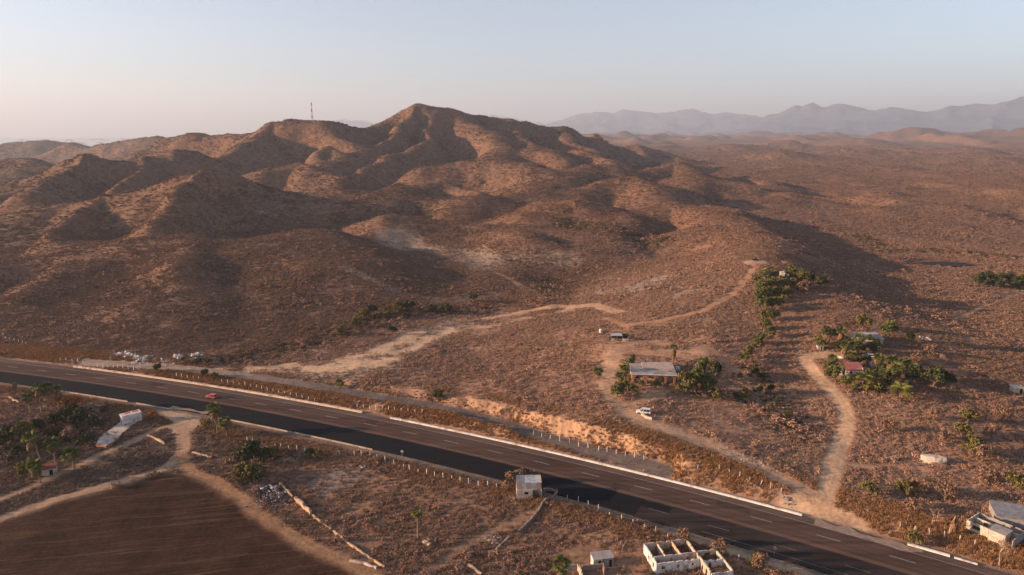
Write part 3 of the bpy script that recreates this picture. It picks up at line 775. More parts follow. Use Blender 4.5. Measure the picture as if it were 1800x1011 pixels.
def scatter(name, label, cat, ng, P, size, turn, variant, tint):
    me = bpy.data.meshes.new(name); n = len(P)
    me.vertices.add(n); me.vertices.foreach_set('co', P.astype(np.float32).ravel())
    me.attributes.new('size', 'FLOAT_VECTOR', 'POINT').data.foreach_set('vector', size.astype(np.float32).ravel())
    me.attributes.new('turn', 'FLOAT_VECTOR', 'POINT').data.foreach_set('vector', turn.astype(np.float32).ravel())
    me.attributes.new('variant', 'INT', 'POINT').data.foreach_set('value', variant.astype(np.int32))
    me.attributes.new('tint', 'FLOAT_COLOR', 'POINT').data.foreach_set('color', np.concatenate([tint, np.ones((n, 1))], 1).astype(np.float32).ravel())
    o = new_obj(name, me); md = o.modifiers.new('scatter', 'NODES'); md.node_group = ng
    return tag(o, label, cat, None, 'stuff')

near_set = [shrub_mesh('twig_bush', 84, .145, 100 + k, .75 + .08 * (k % 3)) for k in range(7)]
mid_set = [shrub_mesh('scrub_bush', 36, .235, 200 + k, .8, 2) for k in range(6)]
C_near, C_mid = template_collection('near_scrub_shapes', near_set), template_collection('mid_scrub_shapes', mid_set)
C_tuft = template_collection('tuft_shapes', [tuft_mesh('grass_tuft', 16, 300 + k) for k in range(5)])
NG_near, NG_mid, NG_tuft = scatter_group('near_scatter', C_near), scatter_group('mid_scatter', C_mid), scatter_group('tuft_scatter', C_tuft)

GREEN = [  # creek beds and damp hollows: (photo polyline, half width m)
 ([(1000,398),(1060,402),(1110,415),(1150,430)],16), ([(955,505),(1000,515),(960,490)],7), ([(560,600),(640,572),(720,548),(790,545)],8),
 ([(700,540),(760,548),(860,545)],5), ([(1390,760),(1350,700),(1320,650)],7), ([(1240,690),(1300,700)],6), ([(330,640),(440,628),(520,610)],7),
 ([(1540,440),(1600,440),(1700,446),(1790,452)],12), ([(1430,380),(1500,410),(1560,440)],10), ([(120,690),(60,700)],8), ([(30,760),(100,745),(170,740),(190,725)],9),
 ([(20,800),(90,775),(160,770)],9), ([(430,800),(470,800),(500,790)],5), ([(440,830),(420,850)],4)]
GREENW = [(spx(p), w) for p, w in GREEN]
def scrub(r0, r1, per, smin, smax, hmul, seed, nvar, azmax=44):
    g = np.random.default_rng(seed); A = math.radians(azmax)
    n = int(A * (r1 * r1 - r0 * r0) / per)
    r = np.sqrt(g.uniform(r0 * r0, r1 * r1, n)); a = g.uniform(-A, A, n)
    x_, y_ = r * np.sin(a), r * np.cos(a)
    z_, br, gk, cc, dd = on_ground(x_, y_)
    clump = fbm(x_ / 16, y_ / 16, 3, 401); dens = fbm(x_ / 70, y_ / 70, 3, 411)
    green = np.zeros(n)
    if r0 < 700:
        for pts, w in GREENW:
            d, _, _ = polydist(x_, y_, pts); green = np.maximum(green, 1 - smooth(w * 0.5, w * 1.3, d))
    keep = g.uniform(0, 1, n) < (1 - smooth(0.12, 0.5, br)) * np.clip(0.74 + 0.40 * clump + 0.30 * dens + 0.5 * green, 0.36, 1)
    keep &= g.uniform(0, 1, n) > gk * 0.8
    x_, y_, z_, clump, green, cc, dd = x_[keep], y_[keep], z_[keep], clump[keep], green[keep], cc[keep], dd[keep]; n = len(x_)
    s = g.uniform(smin, smax, n) * (1 + 0.5 * clump + 0.45 * green) * np.where(g.uniform(0, 1, n) < 0.06, 1.9, 1)
    size = np.stack([s, s, s * g.uniform(.6, 1.05, n) * hmul], -1)
    turn = np.stack([g.normal(0, .08, n), g.normal(0, .08, n), g.uniform(0, 6.28, n)], -1)
    pal = np.array([[.226, .143, .106], [.196, .124, .097], [.248, .150, .102], [.176, .128, .107], [.262, .164, .113], [.214, .120, .084]])
    t = pal[g.integers(0, len(pal), n)] * g.uniform(.82, 1.15, (n, 1)) * dd[:, None]
    t = (t * 0.7 + 0.3 * cc) * (1.3 - 0.2 * (r0 >= 700))
    gp = np.array([[.078, .066, .034], [.10, .08, .042], [.125, .09, .052], [.066, .060, .036]])[g.integers(0, 4, n)] * g.uniform(.8, 1.25, (n, 1))
    isg = g.uniform(0, 1, n) < np.clip(green * 0.42 + 0.012, 0, 1)
    t = np.where(isg[:, None], gp, t)
    return np.stack([x_, y_, z_ - 0.05 * s], -1), size, turn, g.integers(0, nvar, n), t
a1 = scrub(95, 340, .95, .42, .98, .85, 21, 7); 
scatter('dry_scrub', 'dry brown leafless scrub covering the near slopes and lots', 'scrub', NG_near, *a1)
a2 = scrub(340, 720, 1.6, .55, 1.2, .85, 22, 6)
scatter('dry_scrub', 'dry brown scrub covering the middle hills', 'scrub', NG_mid, *a2)
a3 = scrub(720, 1700, 8.5, 1.0, 1.95, .8, 23, 6, 42)
a4 = scrub(1700, 4200, 62.0, 2.4, 4.4, .6, 24, 6, 40)
scatter('dry_scrub', 'fine dry scrub speckling the far hills and the plain', 'scrub', NG_mid, *[np.concatenate([p, q]) for p, q in zip(a3, a4)])
# golden grass on the verges and banks, pale straw between the bushes
g = np.random.default_rng(31); n = 1300000; A = R(43)
r = np.sqrt(g.uniform(100 ** 2, 470 ** 2, n)); a = g.uniform(-A, A, n); tx_, ty_ = r * np.sin(a), r * np.cos(a)
z_, br, gk, cc, dd = on_ground(tx_, ty_)
pat = fbm(tx_ / 12, ty_ / 12, 3, 431)
keep = g.uniform(0, 1, n) < (gk * np.clip(.75 + 1.2 * pat, 0, 1) * (1 - smooth(.3, .85, br)) * .9 + 0.17 * (1 - smooth(.1, .5, br)) * np.clip(.5 + 2 * pat, 0, 1))
tx_, ty_, z_, gk, dd = tx_[keep], ty_[keep], z_[keep], gk[keep], dd[keep]; n = len(tx_)
s = g.uniform(.45, .95, n)
tint = np.array([[.40, .215, .10], [.35, .185, .09], [.45, .27, .13], [.29, .145, .07]])[g.integers(0, 4, n)] * g.uniform(.8, 1.15, (n, 1))
plain_ = np.array([[.30, .195, .125], [.26, .165, .11], [.33, .22, .145], [.22, .14, .10]])[g.integers(0, 4, n)] * dd[:, None]
tint = tint * gk[:, None] + plain_ * (1 - gk[:, None])
scatter('dry_grass', 'golden dry grass tufts on verges and banks', 'grass', NG_tuft, np.stack([tx_, ty_, z_ - .03], -1), np.stack([s * 1.1, s * 1.1, s], -1),
        np.stack([g.normal(0, .12, n), g.normal(0, .12, n), g.uniform(0, 6.28, n)], -1), g.integers(0, 5, n), tint)
print('scrub', len(a1[0]), len(a2[0]), len(a3[0]), len(a4[0]), 'grass', n)
# ------------------------------------------------------------------ builders for things
def empty(name, loc, rz=0.0, label=None, cat=None, group=None, scale=1.0):
    o = bpy.data.objects.new(name, None); scene.collection.objects.link(o); o.empty_display_size = 0.3
    o.location = loc; o.rotation_euler = (0, 0, rz); o.scale = (scale,) * 3
    return tag(o, label, cat, group)
def G(px, py):
    dx, dy, dz = ray(px, py)
    t = G_TS; hit = CAM_H + dz * t < on_ground(dx * t, dy * t)[0]
    i = max(1, int(np.argmax(hit))); lo, hi = t[i - 1], t[i]
    t = np.linspace(lo, hi, 60); hit = CAM_H + dz * t < on_ground(dx * t, dy * t)[0]
    t = t[int(np.argmax(hit))]
    return Vector((dx * t, dy * t, gz_at(dx * t, dy * t)))
G_TS = 85 * np.exp(np.linspace(0, math.log(60), 420))
def copy_tree(o, parent=None):
    c_ = o.copy(); scene.collection.objects.link(c_); c_.parent = parent
    for ch in [q for q in o.children]: copy_tree(ch, c_)
    return c_

def leaf_mat(name, a, b, rough=0.75):
    if name in MATS: return MATS[name]
    m, nt, bs = nodes_of(name)
    gi = nt.nodes.new('ShaderNodeNewGeometry'); P = nt.nodes.new('ShaderNodeTexCoord').outputs['Object']
    k = mth(nt, 'ADD', mth(nt, 'MULTIPLY', gi.outputs['Random Per Island'], 0.6), mth(nt, 'MULTIPLY', noise(nt, 0.8, 3, 0.6, P), 0.5))
    nt.links.new(mixc(nt, ramp(nt, k, 0.2, 0.9), a, b), bs.inputs['Base Color'])
    bs.inputs['Roughness'].default_value = rough; bs.inputs['Specular IOR Level'].default_value = 0.12
    MATS[name] = m; return m
M_bark = mat('bark', (.17, .115, .085), 0.35, 3, 0.95, 0.3); M_barkp = mat('pale_bark', (.36, .245, .18), 0.3, 3, 0.95, 0.3)
M_palmtrunk = mat('palm_trunk', (.24, .175, .135), 0.3, 4, 0.95, 0.3)
LEAF = {'green': leaf_mat('green_leaves', (.062, .072, .022), (.145, .140, .045)), 'dark': leaf_mat('dark_leaves', (.036, .042, .018), (.085, .082, .034)),
        'olive': leaf_mat('olive_leaves', (.095, .082, .026), (.19, .15, .05)), 'yellow': leaf_mat('yellowing_leaves', (.12, .105, .022), (.20, .165, .04)),
        'dry': leaf_mat('dry_leaves', (.17, .10, .065), (.28, .17, .105)), 'rust': leaf_mat('rust_leaves', (.28, .10, .03), (.42, .17, .05))}
M_frond = leaf_mat('palm_frond', (.055, .072, .018), (.15, .145, .036)); M_skirt = leaf_mat('dead_fronds', (.15, .085, .042), (.26, .15, .075))
M_coco = leaf_mat('feather_frond', (.10, .11, .022), (.24, .21, .05))

def tree_meshes(seed, kind, cards=420, csize=.085, shape=(1, 1, .8)):
    """unit tree: crown radius 1, trunk to the ground; returns trunk and crown meshes"""
    r = random.Random(seed); t = MB(); c = MB()
    h0 = r.uniform(.25, .45); lean = (r.uniform(-.12, .12), r.uniform(-.12, .12))
    t.tube([(0, 0, -.25), (lean[0] * .5, lean[1] * .5, h0 * .6), (lean[0], lean[1], h0)], [.10, .075, .06], 6)
    clumps = []
    for k in range(r.randint(11, 15)):
        a = r.uniform(0, 6.28); e = r.uniform(-.25, 1.5); q = r.uniform(.35, .78)
        cc = Vector((lean[0] + math.cos(a) * math.cos(e) * q * shape[0], lean[1] + math.sin(a) * math.cos(e) * q * shape[1], h0 + .38 + math.sin(e) * q * shape[2]))
        clumps.append((cc, r.uniform(.22, .40)))
        if k < 6:
            mid = Vector((lean[0], lean[1], h0)).lerp(cc, .5) + Vector((0, 0, -.05))
            t.tube([(lean[0], lean[1], h0 - .03), mid, cc], [.05, .032, .012], 4)
    for k in range(cards):
        cc, q = r.choice(clumps)
        a = r.uniform(0, 6.28); e = math.asin(r.uniform(-.75, 1))
        d = Vector((math.cos(a) * math.cos(e), math.sin(a) * math.cos(e), math.sin(e)))
        p = cc + d * q * r.uniform(.55, 1.08); p.z = max(p.z, .06)
        nv = d + Vector((r.gauss(0, .6), r.gauss(0, .6), r.gauss(0, .6)))
        c.card(p, nv, csize * r.uniform(.7, 1.5), csize * r.uniform(.45, .9), r.uniform(0, 6.28), csize * .2)
    return t.mesh('trunk', M_bark), c.mesh('crown', LEAF[kind])
TREES = {}
for kd, n_ in (('green', 5), ('dark', 3), ('olive', 3), ('yellow', 2), ('dry', 3), ('rust', 2)):
    TREES[kd] = [tree_meshes(sum(map(ord, kd)) * 10 + i, kd, 620 if kd not in ('dry', 'rust') else 420, .105) for i in range(n_)]
tree_rng = random.Random(5)
def tree(px, py, kind, rad, label, group=None, name='tree', tall=1.0, sink=0.0):
    tm, cm = tree_rng.choice(TREES[kind]); p = G(px, py)
    o = empty(name, p + Vector((0, 0, -sink)), tree_rng.uniform(0, 6.28), label, 'tree' if name != 'bush' else 'bush', group)
    rad *= 1.38; o.scale = (rad, rad, rad * tall * 1.12)
    new_obj('trunk', tm, o); new_obj('crown', cm, o)
    return o

def fan_frond(seed):
    r = random.Random(seed); b = MB()
    b.add([(0, -.02, 0), (0, .02, 0), (.55, 0, .06)], [(0, 1, 2)])
    n = 11
    for k in range(n):
        a = (k / (n - 1) - .5) * 2.9; l = r.uniform(.42, .56); w = .055
        d = Vector((math.cos(a), math.sin(a), 0)); s_ = Vector((-math.sin(a), math.cos(a), 0)); o = Vector((.5, 0, .05))
        dr = -abs(a) * .05 - r.uniform(.05, .2)
        b.add([o, o + d * l * .55 + s_ * w + Vector((0, 0, .01)), o + d * l + Vector((0, 0, dr)), o + d * l * .55 - s_ * w + Vector((0, 0, .01))], [(0, 1, 2, 3)])
    return b
FANF = [fan_frond(k).mesh('frond', M_frond) for k in range(4)]; FANP = [leaf_mat('pale_frond', (.13, .12, .03), (.24, .21, .06))]
def feather_frond(seed):
    r = random.Random(seed); b = MB(); L = 1.0; pts = []
    for k in range(9):
        t = k / 8; pts.append(Vector((t * L * (1 - .15 * t), 0, .42 * t - .75 * t * t)))
    b.tube(pts, [.018, .017, .015, .013, .011, .009, .007, .005, .003], 3, False)
    for k in range(1, 9):
        for q in (0, .5):
            t = (k - q) / 8; i = min(int(t * 8), 7); p = pts[i].lerp(pts[i + 1], t * 8 - i)
            for s_ in (-1, 1):
                l = .34 * math.sin(math.pi * min(1, .18 + .8 * t)) + .05
                e = p + Vector((l * .45, s_ * l * .8, -l * r.uniform(.25, .55)))
                b.add([p + Vector((-.02, 0, 0)), p + Vector((.035, 0, 0)), e], [(0, 1, 2)])
    return b
FEAF = [feather_frond(k).mesh('frond', M_coco) for k in range(3)]
def skirt_mesh(seed, L):
    r = random.Random(seed); b = MB()
    for k in range(96):
        a = r.uniform(0, 6.28); z0 = -r.uniform(0, .45) * L; l = r.uniform(.45, .75) * L; q = r.uniform(.35, .75)
        d = Vector((math.cos(a), math.sin(a), 0)); s_ = Vector((-math.sin(a), math.cos(a), 0)); w = r.uniform(.12, .22)
        p = d * .15 + Vector((0, 0, z0)); m_ = d * q + Vector((0, 0, z0 - l * .45)); e = d * q * r.uniform(.75, 1.0) + Vector((0, 0, z0 - l))
        b.add([p, m_ + s_ * w, e, m_ - s_ * w], [(0, 1, 2, 3)])
    return b
SKIRTS = {}
def palm(px, py, h, label, crown=1.5, skirt=1.6, lean=(0, 0), group=None, kind='fan', nf=18, seed=0, dead=False, name=None):
    r = random.Random(seed * 31 + int(px)); p = G(px, py); crown *= 1.38; nf = int(nf * 1.5)
    o = empty(name or ('fan_palm' if kind == 'fan' else 'feather_palm'), p, 0, label, 'palm', group)
    tops = Vector((lean[0], lean[1], h)); path = [Vector((0, 0, -.3)), Vector((lean[0] * .15, lean[1] * .15, h * .35)), Vector((lean[0] * .5, lean[1] * .5, h * .7)), tops]
    MB().tube(path, [.24, .19, .16, .15] if kind == 'fan' else [.2, .15, .12, .11], 7).build('trunk', M_palmtrunk if not dead else M_barkp, o)
    if skirt > 0:
        key = (round(skirt, 1), seed % 3)
        if key not in SKIRTS: SKIRTS[key] = skirt_mesh(seed % 3 + 7, skirt).mesh('dead_frond_skirt', M_skirt if not dead else M_barkp)
        s_ = new_obj('dead_frond_skirt', SKIRTS[key], o); s_.location = tops; s_.rotation_euler = (0, 0, r.uniform(0, 6)); s_.scale = (crown * .72, crown * .72, 1.2)
    if not dead:
        for k in range(nf):
            f = new_obj('frond', (FANF if kind == 'fan' else FEAF)[k % 3], o); f.location = tops
            el = r.uniform(-.35, 1.25) if kind == 'fan' else r.uniform(-.35, .75)
            f.rotation_euler = (r.uniform(-.2, .2), -el, k * 2.4 + r.uniform(-.3, .3)); f.scale = (crown * r.uniform(.85, 1.1),) * 3
    return o
def bare_tree(px, py, h, label, seed=1, m=None, twigs=0, group=None, spread=.55):
    r = random.Random(seed); t = MB(); tw = MB(); p = G(px, py)
    def grow(q, d, l, rad, lev):
        e = q + d * l; mid = q.lerp(e, .5) + Vector((r.uniform(-1, 1), r.uniform(-1, 1), 0)) * l * .06
        t.tube([q, mid, e], [rad, rad * .8, rad * .62], 5 if lev < 2 else 3, False)
        if lev >= 4: 
            for _ in range(twigs): tw.card(e + Vector((r.gauss(0, .3), r.gauss(0, .3), r.gauss(0, .25))), (r.gauss(0, 1), r.gauss(0, 1), r.gauss(0, 1)), r.uniform(.1, .2), r.uniform(.05, .1), r.uniform(0, 6))
            return
        for _ in range(3 if lev < 3 else 2):
            nd = (d + Vector((r.gauss(0, spread), r.gauss(0, spread), r.uniform(-.1, .35)))).normalized()
            grow(e, nd, l * r.uniform(.6, .82), rad * .58, lev + 1)
    grow(Vector((0, 0, -.3)), Vector((r.uniform(-.15, .15), r.uniform(-.15, .15), 1)).normalized(), h * .3, h * .028, 0)
    o = empty('bare_tree', p, 0, label, 'tree', group)
    t.build('trunk', m or M_barkp, o)
    if twigs: tw.build('crown', LEAF['dry'], o)
    return o

# walls with openings, arcades
RAG = 0.0; rag_rng = random.Random(77)
def wall(parent, a, b, h, th, m, openings=(), z0=-.6, name='wall', sill=None, top=None):
    """wall from a to b (plan points); openings (s0, s1, z0, z1)"""
    a, b = Vector((*a, 0)), Vector((*b, 0)); d = b - a; L = d.length; rz = math.atan2(d.y, d.x); mb = MB()
    cuts = sorted({0.0, L, *[v for o_ in openings for v in o_[:2]]})
    for s0, s1 in zip(cuts[:-1], cuts[1:]):
        op = [o_ for o_ in openings if o_[0] <= s0 + 1e-6 and o_[1] >= s1 - 1e-6]
        spans = [(z0, h)] if not op else [q for q in ((z0, op[0][2]), (op[0][3], h)) if q[1] - q[0] > .02]
        for q0, q1 in spans:
            if RAG and q1 == h and s1 - s0 > .9:    # weathered top edge: courses missing here and there
                n = int((s1 - s0) / .55)
                for i in range(n):
                    u0, u1 = s0 + (s1 - s0) * i / n, s0 + (s1 - s0) * (i + 1) / n; c = a + d.normalized() * ((u0 + u1) / 2)
                    hh = q1 - (RAG * rag_rng.choice([0, 0, .3, .5, 1.0, 1.8]) if rag_rng.random() < .6 else 0)
                    mb.box((c.x, c.y, (q0 + hh) / 2), (u1 - u0, th, hh - q0), rz)
                continue
            c = a + d.normalized() * ((s0 + s1) / 2)
            mb.box((c.x, c.y, (q0 + q1) / 2), (s1 - s0, th, q1 - q0), rz)
    return mb.build(name, m, parent)
def window_in(parent, a, b, op, th, m, name='window', frame=None):
    """a dark pane set back inside an opening"""
    a, b = Vector((*a, 0)), Vector((*b, 0)); d = (b - a).normalized(); rz = math.atan2(d.y, d.x); c = a + d * ((op[0] + op[1]) / 2)
    MB().box((c.x, c.y, (op[2] + op[3]) / 2), (op[1] - op[0] - .02, .05, op[3] - op[2] - .02), rz).build(name, m, parent)
def arcade(W, H, th, arches, zb=-.6):
    """wall in the xz plane with round-headed openings (x0, x1)"""
    mb = MB(); y0, y1 = -th / 2, th / 2
    xs = [0.0] + [v for q in arches for v in q] + [W]
    for i in range(0, len(xs), 2): mb.box6(xs[i], xs[i + 1], y0, y1, zb, H)
    for x0, x1 in arches:
        rd = (x1 - x0) / 2; cx = (x0 + x1) / 2; zs = H - .45 - rd * .85; n = 10
        top = [(cx - rd * math.cos(math.pi * k / n), zs + rd * .85 * math.sin(math.pi * k / n)) for k in range(n + 1)]
        for (xa, za), (xb, zb_) in zip(top[:-1], top[1:]):
            v = [(xa, y0, za), (xb, y0, zb_), (xb, y0, H), (xa, y0, H), (xa, y1, za), (xb, y1, zb_), (xb, y1, H), (xa, y1, H)]
            mb.add(v, [(0, 1, 2, 3), (5, 4, 7, 6), (4, 5, 1, 0), (3, 2, 6, 7)])
    return mb
def loft(sections):
    """closed tube of equal-length rings"""
    mb = MB(); n = len(sections[0]); v = [p for s_ in sections for p in s_]
    f = [(k * n + i, k * n + (i + 1) % n, (k + 1) * n + (i + 1) % n, (k + 1) * n + i) for k in range(len(sections) - 1) for i in range(n)]
    f += [tuple(range(n))[::-1], tuple((len(sections) - 1) * n + i for i in range(n))]
    return mb.add(v, f)
M_tyre = mat('tyre_rubber', (.02, .02, .02), .2, 4, .9, 0); M_rim = mat('wheel_rim', (.45, .45, .46), .2, 6, .4, 0, metal=.6)
M_glass, _nt, _b = nodes_of('car_glass'); _b.inputs['Base Color'].default_value = (.02, .025, .03, 1); _b.inputs['Roughness'].default_value = .08; _b.inputs['Specular IOR Level'].default_value = .5
M_lamp = mat('lamp_glass', (.7, .7, .68), .1, 4, .25, 0); M_tail = mat('tail_lamp', (.45, .03, .02), .1, 4, .3, 0)
def car_paint(name, c):
    if name in MATS: return MATS[name]
    m, nt, b = nodes_of(name); b.inputs['Base Color'].default_value = (*c, 1); b.inputs['Roughness'].default_value = .35; b.inputs['Coat Weight'].default_value = .4; b.inputs['Specular IOR Level'].default_value = .4
    P = nt.nodes.new('ShaderNodeTexCoord').outputs['Object']
    nt.links.new(mixc(nt, ramp(nt, noise(nt, 1.5, 4, .6, P), .4, .7), c, tuple(v * .78 + .03 for v in c)), b.inputs['Base Color'])
    MATS[name] = m; return m
def car(loc, rz, L, W, H, paint, label, suv=True, pickup=False):
    """local x forward; body, cabin, glass, wheels, lamps"""
    o = empty('parked_car' if suv else 'car', loc, rz, label, 'car'); w = W / 2; clear = .32; belt = H * .56
    def ring(x_, zt, ins=0.0, zb=clear):
        return [(x_, -w + ins + .06, zb), (x_, w - ins - .06, zb), (x_, w - ins, zb + .18), (x_, w - ins, zt - .1), (x_, w - ins - .09, zt), (x_, -w + ins + .09, zt), (x_, -w + ins, zt - .1), (x_, -w + ins, zb + .18)]
    f, r_ = L / 2, -L / 2
    loft([ring(r_, belt * .9, .10, clear + .1), ring(r_ + .12, belt, .02), ring(r_ + L * .3, belt, 0), ring(f - L * .32, belt, 0), ring(f - L * .25, belt * .97, 0), ring(f - .25, belt * .86, .03), ring(f, belt * .72, .14, clear + .1)]).build('body', paint, o, False)
    def cring(x_, z0, ins0, z1, ins1):
        return [(x_, -w + ins0, z0), (x_, w - ins0, z0), (x_, w - ins1, z1), (x_, -w + ins1, z1)]
    c0, c1 = (r_ + .15, f - L * .27) if not pickup else (-L * .12, f - L * .27)
    rk = .18 if suv and not pickup else .5
    v = [(c0, -w + .06, belt - .02), (c1, -w + .06, belt - .02), (c1, w - .06, belt - .02), (c0, w - .06, belt - .02), (c0 + rk, -w + .2, H - .06), (c1 - L * .15, -w + .2, H - .06), (c1 - L * .15, w - .2, H - .06), (c0 + rk, w - .2, H - .06)]
    cab = MB().add(v, [(0, 1, 5, 4), (2, 3, 7, 6), (1, 2, 6, 5), (3, 0, 4, 7), (4, 5, 6, 7)]).build('cabin', M_glass, o)
    MB().box(((c0 + rk + c1 - L * .15) / 2, 0, H - .03), (c1 - L * .15 - c0 - rk + .1, W - .36, .07)).build('roof', paint, cab)
    for s_ in (-1, 1):
        for k, tx in ((0, 0.0), (1, .42), (2, .74), (3, 1.0)):
            a_ = Vector((c0 + (c1 - c0) * tx, s_ * (w - .05), belt)); b_ = Vector((c0 + rk + (c1 - L * .15 - c0 - rk) * tx, s_ * (w - .19), H - .05)); MB().tube([a_, b_], .05, 4).build('window_pillar', paint, cab)
    if pickup:
        MB().box((r_ + L * .19, 0, belt + .01), (L * .34, W * .8, .02)).build('load_bed', mat('bed_liner', (.05, .05, .05)), o)
    rw = .36 if suv else .31
    for sx in (r_ + L * .19, f - L * .19):
        for s_ in (-1, 1):
            n = 14; rg = lambda y_, q: [(sx + q * math.cos(6.2832 * k / n), y_, rw + q * math.sin(6.2832 * k / n)) for k in range(n)]
            ty = loft([rg(s_ * (w - .2), rw), rg(s_ * (w + .02), rw)]).build('wheel', M_tyre, o)
            loft([rg(s_ * (w + .005), rw * .62), rg(s_ * (w + .035), rw * .58)]).build('rim', M_rim, ty)
    for s_ in (-1, 1):
        MB().box((f - .06, s_ * (w - .32), belt * .62), (.08, .36, .16)).build('headlight', M_lamp, o)
        MB().box((r_ + .03, s_ * (w - .2), belt * .75), (.08, .18, .3)).build('tail_light', M_tail, o)
    return o
def rock_heap(name, px_list, n, smin, smax, mats, label, cat='rubble', spread=1.2, hgt=.8, seed=1):
    r = random.Random(seed); p0 = G(*px_list[len(px_list) // 2]); o = None
    P = [G(*q) for q in px_list]; mb = [MB() for _ in mats]
    for k in range(n):
        i = r.randrange(len(P)); j = min(i + 1, len(P) - 1); c = P[i].lerp(P[j], r.random())
        a = r.uniform(0, 6.28); q = abs(r.gauss(0, spread)); x_, y_ = c.x + math.cos(a) * q, c.y + math.sin(a) * q
        s_ = r.uniform(smin, smax); z_ = gz_at(x_, y_) + hgt * math.exp(-(q / spread) ** 2) * r.uniform(.2, 1) - p0.z
        m = Euler((r.uniform(-.8, .8), r.uniform(-.8, .8), r.uniform(0, 6))).to_matrix()
        v = [Vector((x_ - p0.x, y_ - p0.y, z_)) + m @ Vector((sx * s_ * r.uniform(.6, 1.2), sy * s_ * r.uniform(.5, 1), sz * s_ * r.uniform(.3, .7))) for sz in (-.5, .5) for sy in (-.5, .5) for sx in (-.5, .5)]
        r.choice(mb).add(v, [(0, 2, 3, 1), (4, 5, 7, 6), (0, 1, 5, 4), (2, 6, 7, 3), (0, 4, 6, 2), (1, 3, 7, 5)])
    o = empty(name, p0, 0, label, cat)
    for b, m in zip(mb, mats):
        if b.f: b.build('stones', m, o)['kind'] = 'stuff'
    return o
def low_wall(name, px_list, h, w, m, label, cat='wall', seed=1, jag=.15):
    """a rough free-standing wall following the ground"""
    r = random.Random(seed); P = [G(*q) for q in px_list]; pts = []
    for a, b in zip(P[:-1], P[1:]):
        n = max(2, int((b - a).length / .9))
        pts += [a.lerp(b, k / n) for k in range(n)]
    pts.append(P[-1]); o0 = P[0].copy(); mb = MB(); S = []
    for k, p in enumerate(pts):
        t = (pts[min(k + 1, len(pts) - 1)] - pts[max(k - 1, 0)]).normalized(); s_ = Vector((-t.y, t.x, 0))
        z_ = gz_at(p.x, p.y) - o0.z; hh = h * (1 + r.uniform(-jag, jag) * 2); ww = w * (1 + r.uniform(-jag, jag)); c = Vector((p.x - o0.x, p.y - o0.y, 0)) + s_ * r.uniform(-jag, jag) * .3
        S.append([c - s_ * ww * .6 + Vector((0, 0, z_ - .3)), c + s_ * ww * .6 + Vector((0, 0, z_ - .3)), c + s_ * ww * .42 + Vector((0, 0, z_ + hh)), c - s_ * ww * .42 + Vector((0, 0, z_ + hh * r.uniform(.9, 1.05)))])
    o = loft(S).build(name, m); o.location = o0
    return tag(o, label, cat)
# ------------------------------------------------------------------ building materials
M_brick = mat('red_brick', (.36, .165, .092), .35, 2.5, .95, .2); M_conc = mat('roof_concrete', (.37, .325, .295), .28, .5, .95, .1, stain=(.24, .20, .18))
M_pink = mat('pinkish_roof_screed', (.46, .345, .29), .22, .5, .95, .1, stain=(.33, .25, .21)); M_fascia = mat('painted_fascia', (.66, .58, .51), .2, 1, .9, .05)
M_dark = mat('dark_interior', (.022, .018, .016), .3, 1, .95, 0); M_plaster = mat('white_plaster', (.68, .635, .58), .32, 1.1, .95, .15, stain=(.36, .28, .235))
M_plaster2 = mat('cream_plaster', (.55, .445, .35), .35, 1.1, .95, .15, stain=(.30, .22, .165)); M_block = mat('grey_block', (.30, .265, .24), .3, 1.5, .95, .15)
M_tin = mat('tin_sheet', (.52, .54, .56), .3, 1.2, .45, .05, metal=.35, stain=(.34, .25, .19)); M_tin2 = mat('weathered_tin', (.26, .255, .26), .35, 1, .6, .05, metal=.2, stain=(.22, .15, .11))
M_redroof = mat('faded_red_roof', (.36, .115, .095), .35, 1.2, .85, .1, stain=(.42, .25, .22)); M_wood = mat('grey_timber', (.21, .155, .12), .3, 3, .95, .2)
M_earth = mat('tan_earth_wall', (.50, .34, .22), .3, .8, .95, .3, stain=(.36, .24, .16)); M_stone = mat('dun_stone', (.27, .20, .16), .35, 1.5, .95, .3)
M_rubw = mat('white_rubble', (.66, .60, .55), .3, 1.5, .95, .2); M_rubg = mat('grey_rubble', (.30, .28, .28), .35, 1.5, .95, .2); M_rubd = mat('dark_rubble', (.075, .07, .075), .3, 1.5, .95, .2)
M_tarp = mat('dull_tarp', (.38, .40, .42), .25, .8, .6, .1); M_floor = mat('broken_floor', (.24, .18, .145), .35, .8, .95, .2, stain=(.32, .16, .10))
M_post = mat('whitewashed_post', (.62, .57, .51), .2, 3, .9, .05); M_steel = mat('galvanised_steel', (.42, .43, .44), .2, 3, .5, 0, metal=.5)
M_redp = mat('red_mast_paint', (.42, .09, .06), .2, 2, .7, 0); M_whitep = mat('white_mast_paint', (.68, .64, .62), .15, 2, .7, 0)

# ------------------------------------------------------------------ the arcaded house
A, B = G(1111, 673), G(1185, 676)
W = 14.6; rz = math.atan2(B.y - A.y, B.x - A.x)
hs = empty('arcaded_house', Vector((A.x, A.y, 6.15)), rz, 'flat roofed house with red brick arcade among green trees', 'house')
ar = [(.7, 4.2), (5.0, 7.3), (8.0, 11.0), (11.6, 13.9)]
arcade(W, 3.3, .4, ar).build('arcade', M_brick, hs)
for x0 in (.2, W - .2): wall(hs, (x0, .21), (x0, 2.4), 3.3, .4, M_brick, [(.5, 1.8, 0, 2.5)])
ops = [(1.2, 2.4, .9, 2.1), (4.2, 5.2, 0, 2.2), (7.2, 8.4, .9, 2.1), (10.5, 12.0, .9, 2.1)]
wall(hs, (0, 2.6), (W, 2.6), 3.3, .25, M_plaster2, ops)
for k, q in enumerate(ops): window_in(hs, (0, 2.66), (W, 2.66), q, .2, M_dark, 'door' if k == 1 else 'window')
